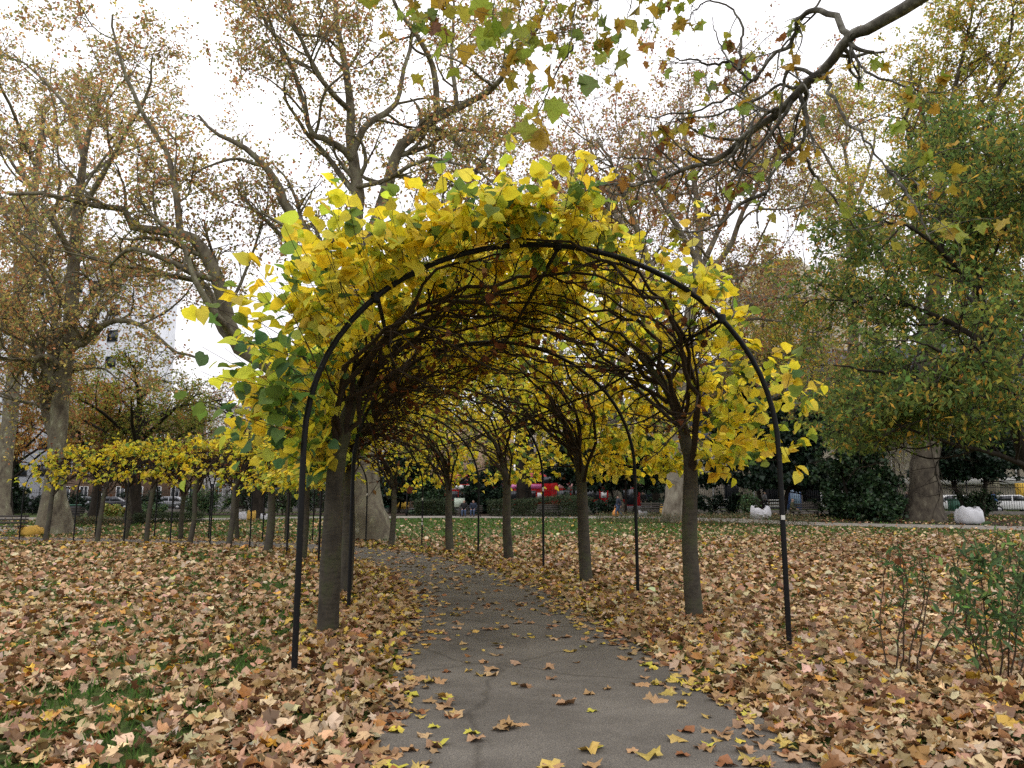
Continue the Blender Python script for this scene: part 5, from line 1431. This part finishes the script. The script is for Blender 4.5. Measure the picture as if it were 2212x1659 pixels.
def car(label, loc, rz, mat, van=False):
    t = thing('van' if van else 'car', loc, label, 'van' if van else 'car', rz, 'vehicles parked along the street')
    if van: prof = [(-2.4, .35), (-2.4, 2.0), (-2.2, 2.1), (1.0, 2.1), (1.7, 1.25), (2.4, 1.05), (2.45, .35)]
    else: prof = [(-2.1, .35), (-2.15, .9), (-1.8, 1.0), (-1.2, 1.42), (.3, 1.45), (1.1, .98), (2.0, .85), (2.15, .6), (2.1, .3)]
    MB().prism(prof, -.86, .86).build('body', mat, t, bevel=.05)
    for sy in (-1, 1):
        y0, y1 = sorted((sy * .87, sy * .885))
        if van: MB().prism([(.2, 1.3), (.2, 1.9), (.95, 1.9), (1.5, 1.3)], y0, y1).build('side_window', M_GLASS, t)
        else:
            MB().prism([(-1.5, 1.0), (-1.1, 1.35), (-.35, 1.38), (-.35, 1.0)], y0, y1).build('side_window', M_GLASS, t)
            MB().prism([(-.25, 1.0), (-.25, 1.38), (.3, 1.37), (.9, 1.0)], y0, y1).build('side_window', M_GLASS, t)
        for x in (-1.3, 1.35): wheel(x, sy * .8, .31, .2, t)
        MB().box(2.08 if not van else 2.42, 2.16 if not van else 2.47, sy * .6 - .14, sy * .6 + .14, .62, .76).build('headlight', M_WHITE, t)
for lb, u, D, rz, m, vn in (('dark car parked behind the left-hand railings by the trunk', 62, 80, 3, M_DARKCAR, False), ('silver car parked behind the left railings', 185, 81, 183, M_SILVER, False),
                            ('dark hatchback parked before the brick terrace', 250, 82, 2, M_DARKCAR, False), ('silver car half hidden behind the left shrubs', 365, 82, 180, M_SILVER, False),
                            ('white van behind the right-hand railings', 1840, 68, -8, M_WHITE, True), ('white car behind the railings at the right edge', 2188, 60, -14, M_WHITE, False), ('white car behind the sack and railings', 2048, 63, 170, M_WHITE, False)):
    x = at(u, 1090, D)[0]; car(lb, (x, D, float(terrain(x, D)) + .02), R(rz), m, vn)

# ------------------------------------------------------------------ street furniture
def G3(u, v): return G(u, v)
p = G(878, 1115); hh = at(878, 1010, p[1])[2] - p[2]
t = thing('lamp_post', p, 'slim dark lamp post on the far path seen under the arch', 'lamp post')
MB().lathe([(.11, 0), (.1, .5), (.05, .6), (.04, hh - .5), (.05, hh - .45)], n=10).build('post', M_RAIL, t, True)
MB().lathe([(.06, hh - .45), (.17, hh - .1), (.19, hh - .08)], n=8).build('lantern', M_GLASS, t)
MB().lathe([(.22, hh - .08), (.1, hh + .06), (.02, hh + .16)], n=8).build('cap', M_RAIL, t)
p = G(992, 1116)
t = thing('notice_board', p, 'green notice board on two legs beside the seated pair', 'notice board', R(8))
for x in (-.3, .3): MB().box(x - .035, x + .035, -.03, .03, -.05, 1.0).build('leg', M_BLACKP, t)
m_map = simple('park_map', (.5, .58, .47), .6, var=.4, scale=9)
MB().box(-.46, .46, -.05, .02, .72, 1.52).build('board', M_BLACKP, t); MB().box(-.42, .42, -.062, -.052, .76, 1.48).build('map', m_map, t)
p = G(159, 1121); t = thing('litter_bin', p, 'square dark litter bin on the far side of the left lawn', 'litter bin')
MB().box(-.3, .3, -.3, .3, 0, .95).build('body', M_BLACKP, t, bevel=.03); MB().box(-.34, .34, -.34, .34, .96, 1.05).build('lid', M_GREENP, t, bevel=.02)
p = G(205 + 8, 1122); t = thing('litter_bin', p, 'small dark litter bin at the foot of the rust coloured tree', 'litter bin')
MB().lathe([(.22, 0), (.26, .7), (.27, .72)], n=12).build('body', M_BLACKP, t); MB().lathe([(.28, .725), (.2, .8), (.02, .82)], n=12).build('lid', M_BLACKP, t)
xx, DD = xD(1616, 73); t = thing('bus_stop_sign', (xx, DD, 1.0), 'white bus stop flag with red marks on a pole behind the yew', 'sign')
MB().bar((0, 0, -.2), (0, 0, 3.1), .05).build('pole', M_STEEL, t); MB().box(-.28, .28, -.03, .03, 2.3, 3.05).build('flag', M_WHITE, t)
mred = simple('sign_red', (.6, .02, .03), .5)
MB().lathe([(.17, -.045), (.17, -.032)], 0, 2.82, 16, 'y').build('red_disc', mred, t); MB().box(-.2, .2, -.045, -.032, 2.38, 2.52).build('red_bar', mred, t)
xx, DD = xD(1716, 68); t = thing('phone_kiosk', (xx, DD, .9), 'narrow blue street panel behind the railings by the pale pier', 'street panel')
MB().box(-.55, .55, -.3, .3, -.1, 2.3).build('frame', M_BLUEP, t, bevel=.03); MB().box(-.42, .42, -.33, -.31, .5, 2.1).build('poster', simple('street_poster', (.3, .42, .6), .4, var=.5, scale=3), t)
xx, DD = xD(2066, 60); t = thing('utility_cabinet', (xx, DD, .85), 'green box behind the railings near the right-hand sack', 'cabinet')
MB().box(-.5, .5, -.35, .35, 0, 1.0).build('body', M_GREENP, t, bevel=.03); MB().box(-.54, .54, -.39, .39, 1.003, 1.08).build('lid', M_GREENP, t)
xx, DD = xD(2212, 64); t = thing('parking_machine', (xx, DD, .85), 'yellow topped street machine at the right edge behind the railings', 'street machine')
MB().box(-.3, .3, -.25, .25, 0, 1.3).build('body', M_BLACKP, t, bevel=.03); MB().box(-.45, .45, -.3, .3, 1.31, 2.4).build('head', M_YEL, t, bevel=.03)
for k, (u, D) in enumerate(((1478, 75), (1550, 73.5), (1622, 72), (1688, 70.5))):
    x = at(u, 1090, D)[0]
    t = thing('guard_rail', (x, D, float(terrain(x, D))), ('white street guard rail left of the pale trunk', 'white street guard rail behind the dark low shrub', 'white street guard rail behind the middle white sack', 'white street guard rail by the yew trunks')[k], 'guard rail', R(-18), 'white guard rails along the street')
    for px_ in (-1.35, 0, 1.35): MB().bar((px_, 0, -.1), (px_, 0, 1.05), .04).build('post', M_WHITE, t)
    for z in (.45, .72, 1.0): MB().box(-1.38, 1.38, -.055, -.042, z - .06, z + .06).build('rail', M_WHITE, t)
# stall and kiosk beyond the railings
xx, DD = xD(862, 90); t = thing('market_stall', (xx, DD, .93), 'market stall with a pitched yellow canopy behind the dark trunk', 'stall')
for x in (-1.2, 1.2):
    for y in (-.8, .8): MB().bar((x, y, 0), (x, y, 2.0), .03).build('pole', M_STEEL, t)
MB().add([(-1.4, -1, 1.95), (1.4, -1, 1.95), (1.4, 1, 1.95), (-1.4, 1, 1.95), (-1.4, 0, 2.7), (1.4, 0, 2.7)], [(0, 1, 5, 4), (2, 3, 4, 5), (0, 4, 3), (1, 2, 5)]).build('canopy', M_YEL, t)
MB().box(-1.2, 1.2, -.8, -.2, .0, .8).build('counter', M_YEL, t)
xx, DD = xD(823, 86); t = thing('kiosk', (xx, DD, .9), 'dark green kiosk with lit-looking pale panes right of the burred trunk', 'kiosk')
MB().box(-1.3, 1.3, -.8, .8, 0, .9).build('base', M_GREENP, t); MB().box(-1.45, 1.45, -.95, .95, 2.3, 2.55).build('roof', M_GREENP, t, bevel=.04)
for k in range(5): MB().box(-1.3 + k * .63, -1.22 + k * .63, -.8, -.72, .9, 2.3).build('mullion', M_GREENP, t)
for k in range(4): MB().box(-1.21 + k * .63, -.68 + k * .63, -.77, -.75, .92, 2.28).build('pane', M_CONC if k % 2 else M_GLASS, t)
t['label'] = 'dark green glazed kiosk behind the railings right of the burred trunk'
xx, DD = xD(8, 72); t = thing('kiosk', (xx, DD, .6), 'dark garden kiosk with a yellowish flat roof at the left edge', 'kiosk')
MB().box(-2.2, 1.3, -1.2, 1.2, -.1, 1.9).build('wall', M_BLACKP, t); MB().box(-2.6, 1.6, -1.5, 1.5, 1.9, 2.15).build('roof', simple('kiosk_roof', (.3, .24, .1), .7), t, bevel=.03)
window(t, -1.7, .7, 1.0, .9, M_FRAME, M_GLASS, y=-1.26); window(t, -.2, .7, 1.0, .9, M_FRAME, M_GLASS, y=-1.26)

# ------------------------------------------------------------------ benches, sacks
def bench(label, loc, rz, n=5, ln=1.7):
    t = thing('park_bench', loc, label, 'bench', rz, 'slatted park benches')
    for k in range(4): MB().box(-ln / 2, ln / 2, -.26 + k * .125, -.16 + k * .125, .42, .455).build('seat_slat', M_WOOD, t)
    for k in range(3):
        z = .55 + k * .14; y = .27 + k * .03
        MB().box(-ln / 2, ln / 2, y, y + .03, z, z + .095).build('back_slat', M_WOOD, t)
    for x in (-ln / 2 + .15, ln / 2 - .15):
        m = MB()
        m.path([(x, -.28, 0), (x, -.1, .2), (x, .22, .41)], .018).path([(x, .34, 0), (x, .1, .2), (x, -.24, .41)], .018).path([(x, .2, .4), (x, .3, .6), (x, .38, .94)], .018).bar((x, -.26, .405), (x, .24, .405), .016)
        m.build('leg', M_RAIL, t)
    return t
bench('slatted bench at the left edge beside the yellow sack', G(8, 1158), R(4))
bench('empty slatted bench in front of the clipped hedge', G(1187, 1117.5), R(0))
bench('bench on the far path with two people seated', G(1016, 1117), R(-2), ln=1.9)
bench('bench between the yellow sack and the yew trunks', G(1414, 1116), R(-5))
bench('low bench by the right-hand post with a crouching person', G(1740, 1120), R(-10))
bench('bench beside the left-hand plane with one person seated', G(146, 1129), R(8))

def sack(label, loc, wd, h, mat, seed, fill=True, open_top=True):
    t = thing('sack', loc, label, 'sack', random.uniform(-.3, .3), 'big garden waste sacks')
    r = np.random.default_rng(seed); S = 36; prof = [(.80, 0), (.94, .05), (1.0, .25), (1.02, .5), (.98, .75), (.9, .93), (.84, 1.0), (.76, .97), (.66, .84), (.5, .78)]
    V = []
    for rr, z in prof:
        for k in range(S):
            a = 2 * math.pi * k / S
            q = (abs(math.cos(a)) ** 3.2 + abs(math.sin(a)) ** 3.2) ** (-1 / 3.2)
            wv = 1 + .035 * math.sin(a * 7 + seed + z * 5) + .03 * math.sin(a * 13 + z * 9 + seed * 2) + r.normal(0, .012)
            zz = z * h * (1 + (.13 * math.sin(a * 2 + seed) + .08 * math.sin(a * 5 + seed * 3)) * z)
            V.append((math.cos(a) * q * rr * wv * wd / 2, math.sin(a) * q * rr * wv * wd / 2.2, zz))
    n = len(prof)
    Fc = [(i * S + k, i * S + (k + 1) % S, (i + 1) * S + (k + 1) % S, (i + 1) * S + k) for i in range(n - 1) for k in range(S)]
    MB().add(V, Fc).build('bag', mat, t, True)
    if fill:
        c = MB(); c.lathe([(.01, h * .86), (wd * .2, h * .84), (wd * .36, h * .78)], n=14); c.build('contents', simple('sack_contents', (.14, .08, .04), .9, var=.5, scale=20), t)
    for sx in (-1, 1):
        MB().path([(sx * wd * .36, -.1, h * .9), (sx * wd * .4, -.12, h * 1.12), (sx * wd * .3, .02, h * 1.16), (sx * wd * .36, .14, h * .9)], .016, 5).build('handle', mat, t)
    return t
def wh(u0, u1, v0, v1):
    p = G((u0 + u1) / 2, v1); return p, (u1 - u0) / F * p[1], (v1 - v0) / F * p[1]
p, a, b = wh(2070, 2120, 1100, 1132); sack('big white sack standing on the soil at the far right', p, a, b, M_WSACK, 1)
p, a, b = wh(1624, 1663, 1097, 1121); sack('white sack in the middle behind the low hedge by the yew', p, a, b, M_WSACK, 2)
p, a, b = wh(1426, 1446, 1094, 1113); sack('yellow brown sack left of the pale trunk', p, a, b, M_YSACK, 3)
p, a, b = wh(44, 88, 1139, 1157); sack('slumped yellow sack in front of the left-hand plane', p, a, b, M_YSACK, 4)
p, a, b = wh(515, 532, 1108, 1122); sack('grey white sack in the pile on the far path', p, a, b, M_WSACK, 5)
p, a, b = wh(534, 551, 1106, 1123.5); sack('yellow sack in the middle of the pile on the far path', p, a, b, M_YSACK, 6)
p, a, b = wh(563, 578, 1112, 1124); sack('white sack right of the fork-trunked tree', p, a, b, M_WSACK, 7)
p, a, b = wh(498, 508, 1110, 1121); sack('small orange yellow sack at the left end of the pile', p, a, b, M_YSACK, 8)
p, a, b = wh(1380, 1398, 1104, 1116); sack('small grey sack beside the bench and the walking person', p, a, b, simple('grey_sack', (.3, .3, .31), .8), 9)
p = G(826 / 1.0 + 0, 1233) if False else G(822, 1378)
t = thing('drain_cover', p + np.array([0, 0, .012]), 'round dark cover in the leaves left of the walk', 'drain cover')
MB().lathe([(.14, 0), (.15, .012), (.13, .03), (.11, .026), (.01, .026)], n=20).build('lid', simple('cover_iron', (.06, .06, .06), .6), t)

# ------------------------------------------------------------------ people
M_SKIN = simple('skin', (.42, .25, .18), .6, var=.08)
def skin_mesh(name, pts, edges, rad, mat, parent, lev=1):
    me = bpy.data.meshes.new(name)
    me.from_pydata([tuple(p) for p in pts], edges, []); me.materials.append(mat)
    o = link(name, me, parent)
    o.modifiers.new('skin', 'SKIN').use_smooth_shade = True
    sv = me.skin_vertices[0].data if len(me.skin_vertices) else None
    if sv is None:
        bm = bmesh.new(); bm.from_mesh(me); bm.verts.layers.skin.verify(); bm.to_mesh(me); bm.free(); sv = me.skin_vertices[0].data
    for k, r_ in enumerate(rad): sv[k].radius = (r_, r_)
    sv[0].use_root = True
    ss = o.modifiers.new('sub', 'SUBSURF'); ss.levels = lev; ss.render_levels = lev
    return o
def person(label, loc, rz, pose, jacket, trousers, hair, group=None, scale=1.0):
    t = thing('person', loc, label, 'person', rz, group)
    J = {'pelvis': (0, 0, .95), 'waist': (0, .0, 1.1), 'chest': (0, .01, 1.32), 'neck': (0, 0, 1.49), 'head': (0, -.02, 1.6), 'crown': (0, -.01, 1.69)}
    for s_, n_ in ((-1, 'l'), (1, 'r')):
        J['hip' + n_] = (s_ * .1, 0, .9); J['sh' + n_] = (s_ * .19, 0, 1.42)
        if pose == 'walk':
            k = s_ * .16
            J['knee' + n_] = (s_ * .1, -.08 - k, .5); J['ank' + n_] = (s_ * .1, -.02 - k * 1.9 + .1, .09); J['toe' + n_] = (s_ * .1, -.18 - k * 1.9 + .1, .04)
            J['elb' + n_] = (s_ * .25, .06 + k * .6, 1.14); J['wri' + n_] = (s_ * .25, -.02 + k * 1.0, .9)
        elif pose == 'sit':
            J['knee' + n_] = (s_ * .12, -.45, .52); J['ank' + n_] = (s_ * .12, -.46, .09); J['toe' + n_] = (s_ * .12, -.62, .04)
            J['elb' + n_] = (s_ * .26, -.05, .76); J['wri' + n_] = (s_ * .14, -.3, .62)
        else:
            J['knee' + n_] = (s_ * .1, -.01, .5); J['ank' + n_] = (s_ * .1, .02, .09); J['toe' + n_] = (s_ * .1, -.13, .04)
            J['elb' + n_] = (s_ * .25, .03, 1.14); J['wri' + n_] = (s_ * .24, -.06, .9)
    if pose == 'sit':
        for k_ in ('pelvis', 'waist', 'chest', 'neck', 'head', 'crown', 'hipl', 'hipr', 'shl', 'shr'):
            x, y, z = J[k_]; J[k_] = (x, y + .02 - max(0, z - .95) * .12, z - .41)
    W = {k_: np.array(v) * scale for k_, v in J.items()}
    def chain(names, rad, edges): return [W[n_] for n_ in names], edges, [r_ * scale for r_ in rad]
    names = ['pelvis', 'waist', 'chest', 'neck', 'head', 'crown', 'hipl', 'kneel', 'ankl', 'toel', 'hipr', 'kneer', 'ankr', 'toer', 'shl', 'elbl', 'wril', 'shr', 'elbr', 'wrir']
    rad = [.12, .115, .125, .05, .09, .07, .085, .055, .04, .035, .085, .055, .04, .035, .06, .042, .028, .06, .042, .028]
    ed = [(0, 1), (1, 2), (2, 3), (3, 4), (4, 5), (0, 6), (6, 7), (7, 8), (8, 9), (0, 10), (10, 11), (11, 12), (12, 13), (2, 14), (14, 15), (15, 16), (2, 17), (17, 18), (18, 19)]
    pts, _, rr = chain(names, rad, ed)
    for wi in (16, 19):                                              # palm, four fingers and a thumb
        d = nrm(pts[wi] - pts[wi - 1]); c = pts[wi] + d * .07 * scale; pts.append(c); rr.append(.026 * scale); ci = len(pts) - 1; ed.append((wi, ci))
        sd = np.array([0, 1.0, 0]) if abs(d[1]) < .8 else np.array([1.0, 0, 0])
        for q, ln in ((-.03, .07), (-.01, .085), (.01, .08), (.03, .065)):
            pts.append(c + sd * q * scale + d * ln * scale); rr.append(.009 * scale); ed.append((ci, len(pts) - 1))
        pts.append(c - sd * .05 * scale + d * .02 * scale); rr.append(.01 * scale); ed.append((ci, len(pts) - 1))
    skin_mesh('body', pts, ed, rr, M_SKIN, t)
    jn = ['pelvis', 'waist', 'chest', 'neck', 'shl', 'elbl', 'wril', 'shr', 'elbr', 'wrir']; jr = [.155, .15, .165, .085, .1, .072, .055, .1, .072, .055]
    skin_mesh('jacket', *chain(jn, jr, [(0, 1), (1, 2), (2, 3), (2, 4), (4, 5), (5, 6), (2, 7), (7, 8), (8, 9)])[:1], [(0, 1), (1, 2), (2, 3), (2, 4), (4, 5), (5, 6), (2, 7), (7, 8), (8, 9)], [r_ * scale for r_ in jr], jacket, t)
    tn = ['pelvis', 'hipl', 'kneel', 'ankl', 'hipr', 'kneer', 'ankr']; tr_ = [.14, .105, .078, .06, .105, .078, .06]
    te = [(0, 1), (1, 2), (2, 3), (0, 4), (4, 5), (5, 6)]
    skin_mesh('trousers', [W[n_] for n_ in tn], te, [r_ * scale for r_ in tr_], trousers, t)
    for n_ in 'lr':
        a, b = W['ank' + n_], W['toe' + n_]
        skin_mesh('shoe', [a, b], [(0, 1)], [.055 * scale, .045 * scale], M_BLACKP, t)
        skin_mesh('ear', [W['head'] + np.array([(-.09 if n_ == 'l' else .09), 0, .0]) * scale, W['head'] + np.array([(-.1 if n_ == 'l' else .1), .01, .03]) * scale], [(0, 1)], [.016, .014], M_SKIN, t)
        skin_mesh('eye', [W['head'] + np.array([(-.035 if n_ == 'l' else .035), -.088, .015]) * scale, W['head'] + np.array([(-.035 if n_ == 'l' else .035), -.093, .015]) * scale], [(0, 1)], [.011, .009], M_BLACKP, t)
    skin_mesh('nose', [W['head'] + np.array([0, -.09, .0]), W['head'] + np.array([0, -.112, -.025])], [(0, 1)], [.014, .018], M_SKIN, t)
    skin_mesh('mouth', [W['head'] + np.array([-.025, -.088, -.055]), W['head'] + np.array([.025, -.088, -.055])], [(0, 1)], [.008, .008], M_RED, t)
    skin_mesh('hair', [W['head'] + np.array([0, .035, .0]), W['crown'] + np.array([0, .02, .01])], [(0, 1)], [.098 * scale, .088 * scale], hair, t)
    return t, W
navy = simple('navy_coat', (.02, .03, .055), .8); black = simple('black_coat', (.012, .012, .014), .8); jeans = simple('blue_jeans', (.05, .08, .15), .85)
dark = simple('dark_trousers', (.018, .018, .022), .85); olive = simple('olive_coat', (.07, .07, .035), .85); greyc = simple('grey_coat', (.15, .15, .16), .85); bluec = simple('blue_jacket', (.04, .14, .4), .8)
hairb = simple('brown_hair', (.05, .03, .018), .7); hairg = simple('fair_hair', (.35, .25, .13), .7); hairk = simple('black_hair', (.01, .009, .008), .7)
p = G(1336, 1117)
hgt = (at(1336, 1070, p[1])[2] - p[2]) / 1.75
t, W = person('person in a dark padded coat walking on the far path carrying an orange bag', p, R(-80), 'walk', navy, jeans, hairb, scale=hgt)
hand = t.matrix_basis @ Vector(W['wril'] + np.array([0, 0, -.1]))
bagm = simple('orange_carrier_bag', (.8, .3, .03), .5, var=.12, scale=8, bump=.4)
import_loc = Vector((t.location.x, t.location.y, t.location.z)); mrot = Matrix.Rotation(t.rotation_euler.z, 4, 'Z')
hw = import_loc + (mrot @ Vector([float(c) for c in (W['wril'] + np.array([0, 0, -.13]))]))
b_ = thing('carrier_bag', hw - Vector((0, 0, .62)), 'orange carrier bag held by the walking person', 'bag')
MB().lathe([(.05, 0), (.19, .03), (.23, .16), (.21, .3), (.12, .44), (.05, .52), (.03, .6)], n=14).build('pouch', bagm, b_, True)
MB().path([(-.03, 0, .58), (-.03, 0, .66), (.03, 0, .66), (.03, 0, .58)], .008, 5).build('handle', bagm, b_)
pb = G(1016, 1117)
person('fair-haired person in dark clothes seated at the left end of the far bench', pb + np.array([-.5, -.05, 0]), R(0), 'sit', black, jeans, hairg, scale=1.02)
person('black-haired person in a dark coat seated at the right end of the far bench', pb + np.array([.25, -.05, 0]), R(-8), 'sit', navy, jeans, hairk, scale=1.02)
def behind(label, u, D, rz, pose, *m, **kw):
    x = at(u, 1090, D)[0]; person(label, (x, D, float(terrain(x, D)) + .02), R(rz), pose, *m, **kw)
behind('person in dark clothes walking left behind the railings beside the broad plane', 1962, 58, -85, 'walk', black, dark, hairk)
behind('person in a black coat walking beyond the railings behind the yew', 1640, 66, 90, 'walk', black, dark, hairk)
behind('person in grey walking beyond the railings to the right of the bus stop flag', 1653, 67, 90, 'walk', greyc, dark, hairg)
behind('person in black standing behind the railings left of the pale trunk', 1389, 74, 20, 'stand', black, dark, hairk)
behind('person in navy standing by the yew trunk behind the railings', 1400, 75, -30, 'stand', navy, dark, hairb)
behind('person in a bright blue jacket behind the railings at the right', 2147, 58.5, 80, 'walk', bluec, dark, hairb)
behind('person in grey walking just right of the broad plane trunk', 2033, 59, 90, 'walk', greyc, dark, hairk)
pb = G(1712, 1119.5)
person('person in olive clothes sitting at the end of the low bench by the right-hand post', pb, R(60), 'sit', olive, olive, hairg, scale=.95)
pb = G(146, 1129)
person('person in dark blue seated on the bench by the left-hand plane', pb + np.array([-.45, -.05, 0]), R(5), 'sit', navy, jeans, hairb)
